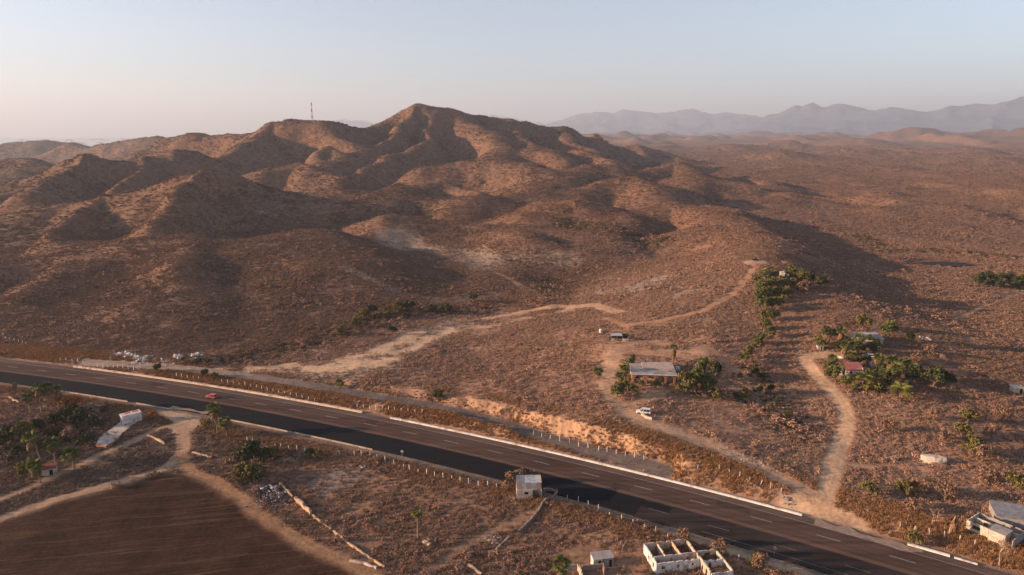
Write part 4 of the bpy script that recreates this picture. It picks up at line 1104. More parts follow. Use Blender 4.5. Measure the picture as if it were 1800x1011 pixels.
wall(hs, (.13, 2.73), (.13, 11.4), 3.3, .25, M_plaster2, [(3, 4.2, .9, 2.0)]); wall(hs, (W - .13, 2.73), (W - .13, 11.4), 3.3, .25, M_plaster2, [(4, 5.2, .9, 2.0)])
wall(hs, (0, 11.53), (W, 11.53), 3.3, .25, M_plaster2)
MB().box6(.3, W - .3, .2, 2.4, -.5, .06).build('porch_floor', M_floor, hs)
rf = MB().box6(-.45, W + .45, -.5, 11.9, 3.3, 3.5).build('roof', M_conc, hs)
MB().box6(-.47, W + .47, -.56, -.502, 3.24, 3.52).build('fascia', M_fascia, rf)
up = MB().box6(3.9, W + .2, 5.0, 11.8, 3.502, 3.95).build('upper_roof', M_pink, hs)
MB().box6(12.6, 13.9, 3.2, 3.8, 3.504, 3.56).build('roof_mat', M_dark, rf); MB().box((8.1, 1.2, 3.53), (1.8, .35, .05), .05).build('roof_stain_board', M_wood, rf)
MB().tube([(5.2, 11.2, 3.9), (5.2, 11.2, 4.7)], .3, 8).build('roof_tank', M_rubd, hs)

# white SUV, red car, other vehicles
P = G(1131, 727); car(P, R(164), 4.5, 1.8, 1.75, car_paint('white_paint', (.72, .71, .69)), 'white SUV parked beside the house drive')
tp = hwy(np.array([91.0, 92.0]), -1.7); d_ = tp[1] - tp[0]
car(Vector((tp[0][0], tp[0][1], 0.01)), math.atan2(-d_[1], -d_[0]), 4.3, 1.75, 1.42, car_paint('red_paint', (.55, .045, .03)), 'red car driving on the highway', False)
car(G(1526, 628), R(150), 4.4, 1.75, 1.5, car_paint('dusty_white_paint', (.58, .57, .55)), 'dusty white car between the two compound houses', False)
P = G(1328, 458)
bg_ = empty('off_road_buggy', P, R(10), 'small dark open off-road buggy at the top of the ridge track', 'buggy')
M_black = mat('black_frame', (.012, .012, .012), .2, 3, .5, 0)
loft([[(x_, -.7, .4), (x_, .7, .4), (x_, .75, z_), (x_, -.75, z_)] for x_, z_ in ((-1.5, 1.0), (-.3, .85), (.5, 1.0), (1.5, .8))]).build('body', M_black, bg_)
for x_ in (-.7, .6):
    for s_ in (-.65, .65): MB().tube([(x_, s_, .9), (x_ * .8, s_ * .9, 1.85)], .07, 5).build('cage_bar', M_black, bg_)
MB().box((0, 0, 1.88), (1.5, 1.3, .08)).build('cage_roof', M_black, bg_)
MB().box((1.52, 0, .8), (.1, .7, .35)).build('front_panel', M_lamp, bg_)
for x_ in (-1.0, 1.05):
    for s_ in (-.85, .85):
        rg = lambda y_, q: [(x_ + q * math.cos(6.2832 * k / 12), y_, .38 + q * math.sin(6.2832 * k / 12)) for k in range(12)]
        loft([rg(s_ - .13, .38), rg(s_ + .13, .38)]).build('wheel', M_tyre, bg_)

low_wall('low_wall', [(1128, 730), (1136, 735), (1146, 738)], .7, .5, M_plaster2, 'short pale plastered wall just below the white SUV', seed=2, jag=.06)
low_wall('low_wall', [(1467, 627), (1475, 629), (1483, 632)], .8, .5, M_plaster, 'short white wall above the red roofed house', seed=3, jag=.05)

# corral shed
P = G(1090, 599)
cr = empty('corral_shed', P, R(-3), 'open corral shed with pale tin roof behind the house yard', 'shed')
for x_ in (-3.4, -1.2, 1.0, 3.3):
    for y_ in (0, 2.6): MB().tube([(x_, y_, -.4), (x_, y_, 2.0 + .12 * y_)], .09, 6).build('post', M_wood, cr)
MB().box((-1.4, 1.3, 2.2), (4.6, 3.0, .07), 0, (R(5), 0, 0)).build('tin_roof', M_tin, cr)
MB().box((2.3, 1.5, 1.95), (2.6, 2.8, .08), 0, (R(4), 0, 0)).build('shade_net', M_dark, cr)
for x0, x1 in ((-3.4, -1.2), (-1.2, 1.0), (1.0, 3.3)):
    for z_ in (.5, 1.0): MB().tube([(x0, 0, z_), (x1, 0, z_ + .03)], .06, 5).build('rail', M_wood, cr)
MB().box6(-3.4, 3.3, 2.5, 2.6, -.3, 1.7).build('back_wall', M_dark, cr)
for x_, w_, h_, m_ in ((-2.9, .9, 1.1, M_plaster2), (-1.9, 1.1, .7, M_earth), (1.7, 1.3, .9, M_plaster), (2.9, .6, 1.0, M_plaster2)):
    tag(MB().box((0, 0, h_ / 2), (w_, .7, h_)).build('feed_trough', m_), 'pale block trough in front of the corral shed', 'trough', 'feed troughs at the corral').location = P + Vector((x_, -.55, -.05))
P = G(1056, 585); o = MB()
n = 12; loft_ = [[(q * math.cos(6.2832 * k / n), q * math.sin(6.2832 * k / n), z_) for k in range(n)] for q, z_ in ((.7, -.2), (.75, .2), (.75, 1.3), (.5, 1.6), (.25, 1.7))]
tk = loft(loft_).build('water_tank', M_plaster); tk.location = P; tag(tk, 'small white water tank left of the corral shed', 'water tank')
# clutter right of the house
P = G(1191, 652); tr = empty('covered_trailer', P, R(80), 'small trailer under a pale grey tarp against the house side', 'trailer')
loft([[(x_, -.8, .4), (x_, .8, .4), (x_, .75, z_), (x_, .2, z_ + .25), (x_, -.75, z_)] for x_, z_ in ((-1.5, 1.0), (-.6, 1.6), (.6, 1.5), (1.5, .9))]).build('tarp', M_tarp, tr)
for s_ in (-.8, .8):
    rg = lambda y_, q: [(q * math.cos(6.2832 * k / 12), y_, .35 + q * math.sin(6.2832 * k / 12)) for k in range(12)]
    loft([rg(s_ - .1, .35), rg(s_ + .1, .35)]).build('wheel', M_tyre, tr)
rock_heap('scrap_heap', [(1202, 645), (1214, 644), (1228, 642)], 46, .25, .8, [M_rubg, M_rubd, M_wood], 'heap of grey scrap between the house and the big tree', 'scrap', 1.3, .5, 4)
rock_heap('scrap_heap', [(1098, 636), (1104, 642)], 16, .25, .7, [M_rubw, M_rubd], 'few white and dark cans behind the left house corner', 'scrap', .8, .4, 5)

# ------------------------------------------------------------------ the compound on the right
P = G(1475, 660); h1 = empty('red_roofed_house', P, R(-11), 'small house with faded red sheet roof in the palm compound', 'house')
WW = 7.8
wall(h1, (0, 0), (WW, 0), 2.3, .2, M_plaster, [(1.0, 1.9, 0, 2.0), (3.4, 4.4, .9, 1.8), (5.8, 6.8, .9, 1.8)]); wall(h1, (.1, .11), (.1, 4.6), 2.9, .2, M_plaster); wall(h1, (WW - .1, .11), (WW - .1, 4.6), 2.9, .2, M_plaster); wall(h1, (0, 4.7), (WW, 4.7), 3.0, .2, M_plaster)
for q, nm in (((1.0, 1.9, 0, 2.0), 'door'), ((3.4, 4.4, .9, 1.8), 'window'), ((5.8, 6.8, .9, 1.8), 'window')): window_in(h1, (0, .05), (WW, .05), q, .2, M_dark, nm)
for k in range(8):
    MB().box((-.2 + .52 + k * 1.03, 2.35, 3.02 + .012 * (k % 2)), (1.05, 6.0, .05), 0, (R(11 + (k % 3) * .4), 0, 0)).build('roof_sheet', M_redroof, h1)
P = G(1508, 606); h2 = empty('grey_roofed_house', P, R(-4), 'low house with flat grey roof and white tin sheets among round trees', 'house')
WW = 9.5
ops = [(1.0, 2.0, 0, 2.1), (4.2, 5.6, .9, 1.9), (7.2, 8.4, .9, 1.9)]
wall(h2, (0, 0), (WW, 0), 2.6, .2, M_plaster2, ops)
for q in ops: window_in(h2, (0, .05), (WW, .05), q, .2, M_dark, 'window')
wall(h2, (.1, .11), (.1, 7), 2.6, .2, M_plaster2); wall(h2, (WW - .1, .11), (WW - .1, 7), 2.6, .2, M_plaster2); wall(h2, (0, 7.1), (WW, 7.1), 2.6, .2, M_plaster2)
MB().box6(-.4, WW + .4, -.5, 7.5, 2.6, 2.78).build('roof', M_tin2, h2)
for k in range(4): MB().box((3.0 + k * 1.9, 6.0 + .3 * (k % 2), 2.9 + .03 * k), (2.1, 2.4, .05), R(4 * (k % 3) - 4), (R(4), R(-3 + 2 * k), 0)).build('loose_tin_sheet', M_tin, h2)
MB().box((3.4, -1.6, 2.3), (5.2, 2.4, .06), 0, (R(6), 0, 0)).build('porch_roof', M_plaster2, h2)
for x_ in (1.0, 5.8): MB().tube([(x_, -2.6, -.3), (x_, -2.6, 2.2)], .08, 6).build('porch_post', M_wood, h2)
P = G(1533, 646); tn = empty('tarp_shelter', P, R(12), 'small pale pitched tarp shelter right of the red roof', 'shelter')
MB().add([(-1.6, -1.2, 1.0), (1.6, -1.2, 1.0), (1.6, 0, 2.1), (-1.6, 0, 2.1), (-1.6, 1.2, 1.0), (1.6, 1.2, 1.0)], [(0, 1, 2, 3), (3, 2, 5, 4)]).build('tarp', M_tarp, tn)
for x_ in (-1.5, 1.5):
    for y_ in (-1.1, 1.1): MB().tube([(x_, y_, -.2), (x_, y_, 1.05)], .06, 5).build('pole', M_wood, tn)
def simple_hut(name, px, py, w, d, h, rz, mw, mr, label, over=.25, slope=0.0, door=True, cat='hut'):
    P = G(px, py); o = empty(name, P, rz, label, cat)
    q = (w * .55, w * .55 + min(.9, w * .3), 0, min(1.9, h - .3))
    wall(o, (0, 0), (w, 0), h, .18, mw, [q] if door else ())
    if door: window_in(o, (0, .05), (w, .05), q, .18, M_dark, 'door')
    wall(o, (.09, .1), (.09, d), h, .18, mw); wall(o, (w - .09, .1), (w - .09, d), h, .18, mw); wall(o, (0, d + .09), (w, d + .09), h + slope * d * .0, .18, mw)
    MB().box((w / 2, d / 2, h + .07 + abs(slope) * d * .5), (w + 2 * over, d + 2 * over, .12), 0, (slope, 0, 0)).build('roof', mr, o)
    return o
simple_hut('block_shed', 1437, 617, 2.1, 1.8, 2.0, R(-6), M_plaster2, M_tin2, 'tiny cream shed left of the compound palms')
simple_hut('white_hut', 1371, 487, 4.2, 3.0, 2.4, R(-14), M_plaster, M_plaster, 'small white hut among the trees on the ridge')
simple_hut('pale_hut', 1781, 692, 3.4, 2.6, 2.2, R(-10), M_plaster2, M_plaster2, 'small pale hut at the right edge of the slope')
rock_heap('block_pile', [(1618, 594), (1628, 595), (1634, 597)], 30, .3, .9, [M_plaster2, M_tin], 'scatter of pale blocks right of the compound', 'rubble', 1.2, .4, 8)
rock_heap('block_pile', [(1582, 634), (1590, 632)], 14, .3, .9, [M_plaster2, M_stone], 'few pinkish blocks at the edge of the compound palms', 'rubble', .8, .4, 9)
rock_heap('planter_stones', [(1517, 690), (1530, 694), (1545, 699)], 26, .3, .7, [M_earth, M_brick], 'row of orange edging stones below the compound palms', 'stones', .5, .25, 10)
# pale slab mound in the scrub right of the dirt road
P = G(1640, 812); r_ = random.Random(3); S = []
for k in range(7):
    t = k / 6; hw = 1.9 * math.sin(math.pi * (.12 + .76 * t)) + .3; x_ = -3 + 6 * t
    S.append([(x_, -hw, -.5), (x_ + .1, -hw * .9, .9 + .3 * r_.random()), (x_, -hw * .35, 1.5 + .3 * r_.random()), (x_, hw * .5, 1.6 + .2 * r_.random()), (x_, hw, .7), (x_, hw, -.5)])
o = loft(S).build('concrete_mound', M_plaster2); o.location = P; o.rotation_euler = (0, 0, R(-24)); tag(o, 'large pale rounded concrete mound in the scrub right of the dirt road', 'mound')
# roofless ruin and shed at the lower right
RAG = .16
P = Vector((104.6, 141.2, gz_at(107, 141))); ru = empty('ruined_house', P, R(34), 'roofless tan block ruin with grey slab porch near the right edge', 'ruin')
wall(ru, (0, 0), (6.2, 0), 2.5, .22, M_plaster2); wall(ru, (.11, -.12), (.11, -4.4), 2.5, .22, M_plaster2, [(1.0, 2.6, .9, 1.9)])
wall(ru, (6.1, -.12), (6.1, -9), 2.4, .22, M_block); wall(ru, (3.4, -.12), (3.4, -9), 2.3, .22, M_plaster2, [(2.0, 2.9, -.1, 1.9)])
wall(ru, (.23, -4.4), (3.28, -4.4), 2.4, .22, M_plaster2); wall(ru, (0, -9.1), (6.2, -9.1), 2.2, .22, M_block)
wall(ru, (-.6, -4.7), (-.6, -7.6), 2.8, .22, M_plaster2); wall(ru, (-.6, -7.72), (2.6, -7.72), 2.8, .22, M_plaster2); wall(ru, (2.6, -4.6), (2.6, -7.6), 2.8, .22, M_plaster2)
MB().box6(-.9, 2.9, -7.95, -4.55, 2.8, 2.95).build('slab_roof', M_conc, ru); MB().box6(.1, 6.1, -9, -.1, -.4, .08).build('floor', M_floor, ru)
RAG = 0.0
P = Vector(at_z(1752, 930, 1.0)); P.z = gz_at(P.x, P.y)
sd = empty('metal_roof_shed', P + Vector((2.2, 5.0, 0)), R(-22), 'long low shed with grey metal roof behind the ruin at the right edge', 'shed')
for k in range(9): MB().box((.6 + k * 1.25, 0, 2.55 + .01 * (k % 2)), (1.28, 6.4, .05), 0, (R(7), 0, 0)).build('roof_sheet', M_tin2, sd)
wall(sd, (0, -3), (11.3, -3), 2.1, .2, M_block); wall(sd, (0, 3), (11.3, 3), 2.7, .2, M_block); wall(sd, (.1, -2.89), (.1, 2.89), 2.2, .2, M_block)
rock_heap('orange_tarp', [(1770, 950), (1782, 955)], 8, .8, 1.5, [mat('orange_sheet', (.62, .17, .05), .25, 1, .7, .1)], 'crumpled orange sheets beside the bare tree at the right edge', 'sheets', .8, .3, 12)

# ------------------------------------------------------------------ white roofless building at the bottom
RAG = .14
P = Vector((30.0, 125.9, gz_at(35, 126))); wb = empty('roofless_white_building', P, R(10.5), 'roofless white block building with several open rooms by the highway', 'ruin')
W, D, H = 10.0, 7.0, 2.75
fo = [(1.2, 2.1, 1.0, 1.9), (4.6, 5.2, 1.0, 1.8), (7.9, 8.5, 1.0, 1.8)]
wall(wb, (0, 0), (W, 0), 2.6, .25, M_plaster, fo); wall(wb, (.125, .13), (.125, D - .13), H, .25, M_plaster, [(1.0, 1.6, .8, 1.9), (3.6, 4.2, .8, 1.9)])
io = [(.3, 1.3, 0, 2.0), (3.6, 4.2, 0, 2.1), (7.4, 8.0, .9, 1.9)]
wall(wb, (.26, 1.9), (W - .26, 1.9), H + .15, .22, mat('pink_stained_plaster', (.60, .47, .41), .25, .9, .95, .1, stain=(.42, .25, .20)), io)
wall(wb, (0, D), (W, D), H, .25, M_plaster2, [(8.2, 8.7, 1.4, 1.9)]); wall(wb, (3.0, 2.02), (3.0, D - .13), H - .1, .2, M_plaster2, [(1.5, 2.4, 0, 2.0)]); wall(wb, (6.4, 2.02), (6.4, D - .13), H - .05, .2, M_earth, [(1.0, 1.9, 0, 2.0)])
wall(wb, (W - .125, -4.6), (W - .125, D - .13), H + .1, .25, M_plaster2, [(1.2, 1.9, .3, 2.1), (3.0, 3.6, .9, 1.9), (5.0, 5.9, 0, 2.0)])
wall(wb, (W, 2.6), (14.8, 2.6), 2.5, .25, M_plaster2, [(2.0, 3.3, 1.0, 1.9), (.3, .9, 0, 1.9)]); wall(wb, (W + .01, -.8), (14.55, -.8), 2.5, .25, M_plaster, [(1.3, 2.0, 0, 2.0)])
wall(wb, (14.68, -4.6), (14.68, 2.47), 2.5, .25, M_plaster2, [(1.0, 1.6, .7, 1.8), (2.4, 3.4, 0, 2.0), (4.6, 5.4, 0, 1.9)]); wall(wb, (W + .01, -4.7), (14.8, -4.7), 2.3, .25, M_plaster)
MB().box6(.15, W - .15, .15, D - .15, -.5, .07).build('floor', M_floor, wb); MB().box6(W + .1, 14.6, -4.5, 2.5, -.5, .05).build('floor', M_floor, wb)
rr_ = random.Random(9)
for k in range(26):
    MB().box((rr_.uniform(.5, W - .5), rr_.uniform(.3, 1.7) if k % 2 else rr_.uniform(2.2, 6.6), .15), (rr_.uniform(.2, .7), rr_.uniform(.2, .5), rr_.uniform(.15, .35)), rr_.uniform(0, 3)).build('fallen_block', rr_.choice([M_brick, M_plaster2, M_block]), wb)
# tin roofed ruin hut beside the highway
P = Vector((1.2, 154.0, gz_at(4, 155))); rh = empty('tin_roofed_ruin', P, R(2), 'small crumbling hut with patched tin roof beside the highway', 'hut')
wall(rh, (0, 0), (3.9, 0), 2.6, .22, M_plaster2, [(1.9, 2.9, 1.3, 2.0)]); window_in(rh, (0, .05), (3.9, .05), (1.9, 2.9, 1.3, 2.0), .2, M_dark)
wall(rh, (.11, .12), (.11, 6), 2.5, .22, M_plaster2); wall(rh, (3.8, .12), (3.8, 2.9), 2.5, .22, M_plaster2); wall(rh, (.23, 3.0), (6.2, 3.0), 2.6, .22, M_plaster2, [(3.9, 5.3, 0, 1.9)]); wall(rh, (0, 6.1), (6.3, 6.1), 2.9, .22, M_block); wall(rh, (6.2, 3.12), (6.2, 6), 2.6, .22, M_plaster2)
MB().tube([(6.1, .1, -.3), (6.1, .1, 2.5)], .12, 6).build('porch_post', M_plaster2, rh)
for k, (m_, t_) in enumerate(((M_tin2, 6), (M_tin2, 8), (M_tin, 7), (M_tin, 9), (M_tin, 7), (M_plaster2, 6))): MB().box((.55 + k * 1.06, 4.7, 2.95 + .02 * (k % 2)), (1.1, 3.3, .05), R(k % 2 * 1.5), (R(t_), 0, 0)).build('roof_sheet', m_, rh)
for k in range(5): MB().box((.7 + k * 1.22, 1.6, 2.62 + .015 * (k % 2)), (1.24, 2.9, .05), R(k % 2), (R(5), R(k - 2), 0)).build('porch_roof_sheet', M_tin2 if k % 2 else M_wood, rh)
rock_heap('rubble_pile', [(903, 882), (900, 876)], 24, .2, .6, [M_plaster2, M_stone], 'small heap of pale rubble left of the tin roofed hut', 'rubble', 1.0, .4, 14)
RAG = 0.0
# twin block sheds, yard wall
P = Vector((17.3, 128.8, gz_at(19, 129))); tb = empty('twin_block_shed', P, R(11), 'pair of small joined grey sheds with pale sloping slab roofs', 'shed')
for k, x0 in enumerate((0, 2.35)):
    wall(tb, (x0, .2 * -k), (x0 + 2.1, .2 * -k), 2.0, .15, M_plaster2 if k == 0 else M_block, [(1.1, 1.75, 0, 1.7)]); window_in(tb, (x0, .04 - .2 * k), (x0 + 2.1, .04 - .2 * k), (1.1, 1.75, 0, 1.7), .1, M_dark, 'door')
    wall(tb, (x0 + .08, .09 - .2 * k), (x0 + .08, 1.8), 2.1, .15, M_plaster); wall(tb, (x0 + 2.02, .09 - .2 * k), (x0 + 2.02, 1.8), 2.1, .15, M_plaster2); wall(tb, (x0, 1.88), (x0 + 2.1, 1.88), 2.3, .15, M_plaster2)
    MB().box((x0 + 1.05, .85, 2.32), (2.28, 2.5, .09), 0, (R(7), 0, 0)).build('slab_roof', M_conc, tb)
low_wall('yard_wall', [(998, 1003), (1016, 1001)], 1.3, .3, M_block, 'grey yard wall at the bottom edge left of the twin sheds', seed=21, jag=.04)
low_wall('yard_wall', [(1016, 1001), (1021, 1012), (1024, 1022)], 1.3, .4, M_plaster2, 'pinkish end of the yard wall at the bottom edge', seed=22, jag=.04)
low_wall('yard_wall', [(1024, 1004), (1060, 1000), (1062, 1012)], 1.4, .3, M_stone, 'brown yard wall below the twin sheds', seed=23, jag=.04)

# ------------------------------------------------------------------ lower left: white block hut on its slab, red hut
SL = [Vector(at_z(px, py, -.06)) for px, py in ((168, 781), (174, 770), (192, 756), (208, 744), (238, 727), (252, 733), (228, 751), (216, 760), (204, 773), (186, 784))]
c0 = sum(SL, Vector()) / len(SL); pl = empty('foundation_slab', Vector((c0.x, c0.y, -.4)), 0, 'long pale foundation slab with red brick edge under the white hut', 'slab')
poly = [(p.x - c0.x, p.y - c0.y) for p in SL][::-1]
MB().prism(poly, -.8, .25).build('brick_base', M_brick, pl); MB().prism([(x_ * .97, y_ * .97) for x_, y_ in poly], .252, .34).build('slab_top', mat('slab_plaster', (.50, .42, .36), .2, .6, .95, .1, stain=(.27, .20, .165)), pl)
N_ = Vector(at_z(216, 747, -.06)); ch = empty('white_block_hut', Vector((N_.x, N_.y, -.06)), R(43), 'white box hut with faded red roof patches on a pale slab', 'hut')
wall(ch, (0, 0), (5.6, 0), 2.7, .15, M_plaster); wall(ch, (0, 2.7), (5.6, 2.7), 2.7, .15, M_plaster); wall(ch, (.075, .08), (.075, 2.62), 2.7, .15, M_plaster, [(.9, 1.7, -.1, 1.0)]); wall(ch, (5.52, .08), (5.52, 2.62), 2.7, .15, M_plaster)
rf = MB().box6(-.1, 5.7, -.12, 2.82, 2.7, 2.82).build('roof', mat('whitewashed_roof', (.60, .52, .49), .2, 1, .95, .05, stain=(.48, .16, .14)), ch)
for x0, x1 in ((1.2, 3.0), (3.5, 5.2)): MB().box6(x0, x1, 1.3, 2.6, 2.824, 2.84).build('red_roof_patch', M_redroof, rf)
MB().box6(0.15, .2, 1.0, 1.72, -.1, 1.0).build('door', M_dark, ch)
for k in range(2):                                  # two faint painted lines of lettering, too worn to read
    for i in range(5): MB().box((1.7 + i * .32 + .1 * k, -.078, 1.75 - .38 * k), (.24, .008, .16 if i % 2 else .2)).build('painted_mark', M_rubg, ch)
simple_hut('red_roofed_hut', 74, 838, 3.2, 2.6, 1.9, R(24), M_plaster2, mat('maroon_roof', (.26, .075, .065), .25, 1, .9, .05), 'little hut with dark red roof between the left palms', slope=R(8))
low_wall('low_wall', [(258, 766), (272, 771), (290, 782)], .6, .5, M_earth, 'short tan earth wall in the dark lot left of the field road', seed=31)
low_wall('low_wall', [(16, 700), (26, 705), (34, 709)], .6, .5, M_earth, 'short tan wall stub near the left edge below the highway', seed=32)
low_wall('low_wall', [(338, 797), (352, 800), (372, 806)], .5, .5, M_earth, 'short tan earth wall right of the field road', seed=33)
low_wall('boundary_wall', [(492, 852), (505, 866), (514, 876)], .7, .45, M_earth, 'upper stretch of the broken tan boundary wall beside the rubble', seed=34)
low_wall('boundary_wall', [(519, 880), (533, 892), (547, 906)], 1.1, .6, M_earth, 'tall middle stretch of the broken tan boundary wall', seed=35)
low_wall('boundary_wall', [(549, 908), (565, 920), (582, 932)], .6, .4, M_earth, 'low third stretch of the broken tan boundary wall', seed=36)
low_wall('boundary_wall', [(586, 936), (620, 962), (650, 982), (676, 999)], .5, .35, M_earth, 'long thin last stretch of the broken tan boundary wall', seed=37)
low_wall('low_wall', [(615, 987), (640, 991), (662, 1000)], .45, .4, M_plaster2, 'pale low wall piece at the foot of the boundary wall', seed=38)
low_wall('stone_wall', [(980, 867), (966, 878), (953, 889), (946, 901), (936, 914), (924, 926), (911, 937)], .8, .5, M_stone, 'dun stone wall winding down from the tin roofed hut', seed=39)
low_wall('stone_wall', [(955, 864), (968, 864), (980, 867)], .8, .5, M_stone, 'dun stone wall closing the yard behind the tin roofed hut', seed=40)
low_wall('low_wall', [(745, 955), (756, 962)], .8, .8, M_plaster2, 'short pale block beside the skinny palm', seed=41)
low_wall('low_wall', [(822, 997), (835, 1003), (846, 1012)], .7, .5, M_earth, 'tan wall stub at the bottom edge in the dark scrub', seed=42)
a_, b_ = G(872, 967), G(895, 945); bmn = MB().tube([(0, 0, .25), tuple(b_ - a_ + Vector((0, 0, .35)))], .16, 6).build('fallen_beam', M_plaster2); bmn.location = a_; tag(bmn, 'long pale beam lying in the scrub below the stone wall', 'beam')
rock_heap('rubble_heap', [(455, 868), (470, 858), (485, 864), (498, 873), (485, 885), (470, 878)], 620, .18, .55, [M_rubw, M_rubg, M_rubd, M_rubd, M_rubd], 'big dark rubble heap with pale chunks beside the field track', 'rubble', 1.8, 1.0, 51)
rock_heap('rubble_heap', [(205, 625), (222, 622), (240, 630), (255, 632)], 170, .3, 1.5, [M_rubw, M_rubw, M_plaster2], 'white rubble heap left of the dirt track end', 'rubble', 2.4, .8, 52)
rock_heap('rubble_heap', [(275, 634), (295, 636)], 40, .3, 1.0, [M_rubw, M_plaster2], 'thin middle scatter of white rubble along the track', 'rubble', 2.0, .4, 53)
rock_heap('rubble_heap', [(310, 629), (316, 628)], 26, .5, 1.8, [M_plaster2, M_rubw], 'single tan and white rubble mound by the track', 'rubble', 1.0, .9, 54)
rock_heap('rubble_heap', [(336, 628), (346, 625)], 60, .3, 1.1, [M_rubw, M_rubg], 'rightmost white rubble heap on the scrub slope', 'rubble', 1.8, .7, 55)
rock_heap('rubble_heap', [(1300, 800), (1335, 806), (1365, 815), (1385, 822)], 230, .2, .6, [M_stone, M_plaster2, M_rubd], 'scattered dumped stones between the drive and dirt road', 'rubble', 3.4, .15, 56)
rock_heap('rubble_heap', [(632, 820), (640, 823)], 14, .3, .9, [M_rubw, M_rubg], 'few white stones below the near fence', 'rubble', .9, .3, 57)
rock_heap('rubble_heap', [(855, 950), (875, 948)], 40, .2, .7, [M_rubg, M_plaster2], 'grey debris patch beside the fallen beam', 'rubble', 1.6, .3, 58)
rock_heap('rubble_heap', [(1376, 872), (1386, 880)], 26, .25, .7, [M_rubg, M_stone], 'grey stones at the end of the fence by the junction', 'rubble', 1.0, .3, 59)

# ------------------------------------------------------------------ radio tower
x_, y_, _z = at_depth(549, 212, 1400); tb_ = gz_at(x_, y_)
tw = empty('radio_tower', Vector((x_, y_, tb_ - 1)), 0, 'tall red and white lattice radio tower on the hilltop', 'tower')
HT, nsec = 44.0, 7
for k in range(nsec):
    z0, z1 = HT * k / nsec, HT * (k + 1) / nsec; mb = MB(); w0, w1 = 1.9 * (1 - .8 * k / nsec), 1.9 * (1 - .8 * (k + 1) / nsec)
    cs = [(-1, -1), (1, -1), (1, 1), (-1, 1)]
    for i in range(4):
        a, b = cs[i], cs[(i + 1) % 4]
        mb.tube([(a[0] * w0, a[1] * w0, z0), (a[0] * w1, a[1] * w1, z1)], .2, 4)
        mb.tube([(a[0] * w0, a[1] * w0, z0), (b[0] * w1, b[1] * w1, z1)], .11, 3); mb.tube([(b[0] * w0, b[1] * w0, z0), (a[0] * w1, a[1] * w1, z1)], .11, 3)
        mb.tube([(a[0] * w1, a[1] * w1, z1), (b[0] * w1, b[1] * w1, z1)], .11, 3)
    mb.build('mast_section', M_redp if k % 2 == 0 else M_whitep, tw)
for z_, a in ((40, 0), (36, 2), (32, 4)):
    MB().tube([(math.cos(a) * .9, math.sin(a) * .9, z_ - .9), (math.cos(a) * .9, math.sin(a) * .9, z_ + .9)], .4, 8).build('antenna', M_steel, tw)
MB().tube([(0, 0, HT), (0, 0, HT + 4)], .1, 4).build('lightning_rod', M_steel, tw)

# ------------------------------------------------------------------ road signs, fence posts
def sign(px, py, h, label, rz=0, w=.75):
    P = G(px, py); o = empty('road_sign', P, rz, label, 'road sign')
    MB().tube([(-.0, 0, -.4), (0, 0, h)], .05, 6).build('pole', M_steel, o)
    MB().box((0, .06, h - .45), (w, .03, w), 0, (0, R(45), 0)).build('sign_plate', M_steel, o)
sign(707, 806, 2.6, 'grey back of a diamond road sign beside the fresh asphalt', R(-24))
sign(1361, 978, 2.4, 'grey back of a road sign beside the near shoulder at the lower right', R(-30), .65)
post_me = MB().box((0, 0, .55), (.15, .15, 2.0)).add([(-.085, -.085, 1.55), (.085, -.085, 1.55), (.085, .085, 1.55), (-.085, .085, 1.55), (0, 0, 1.64)], [(0, 1, 4), (1, 2, 4), (2, 3, 4), (3, 0, 4)]).mesh('fence_post', M_post)
def interp_px(pts, step):
    out = []
    for (a, b), (c, d) in zip(pts[:-1], pts[1:]):
        n = max(1, round(math.hypot(c - a, d - b) / step)); out += [(a + (c - a) * k / n, b + (d - b) * k / n) for k in range(n)]
    return out + [pts[-1]]
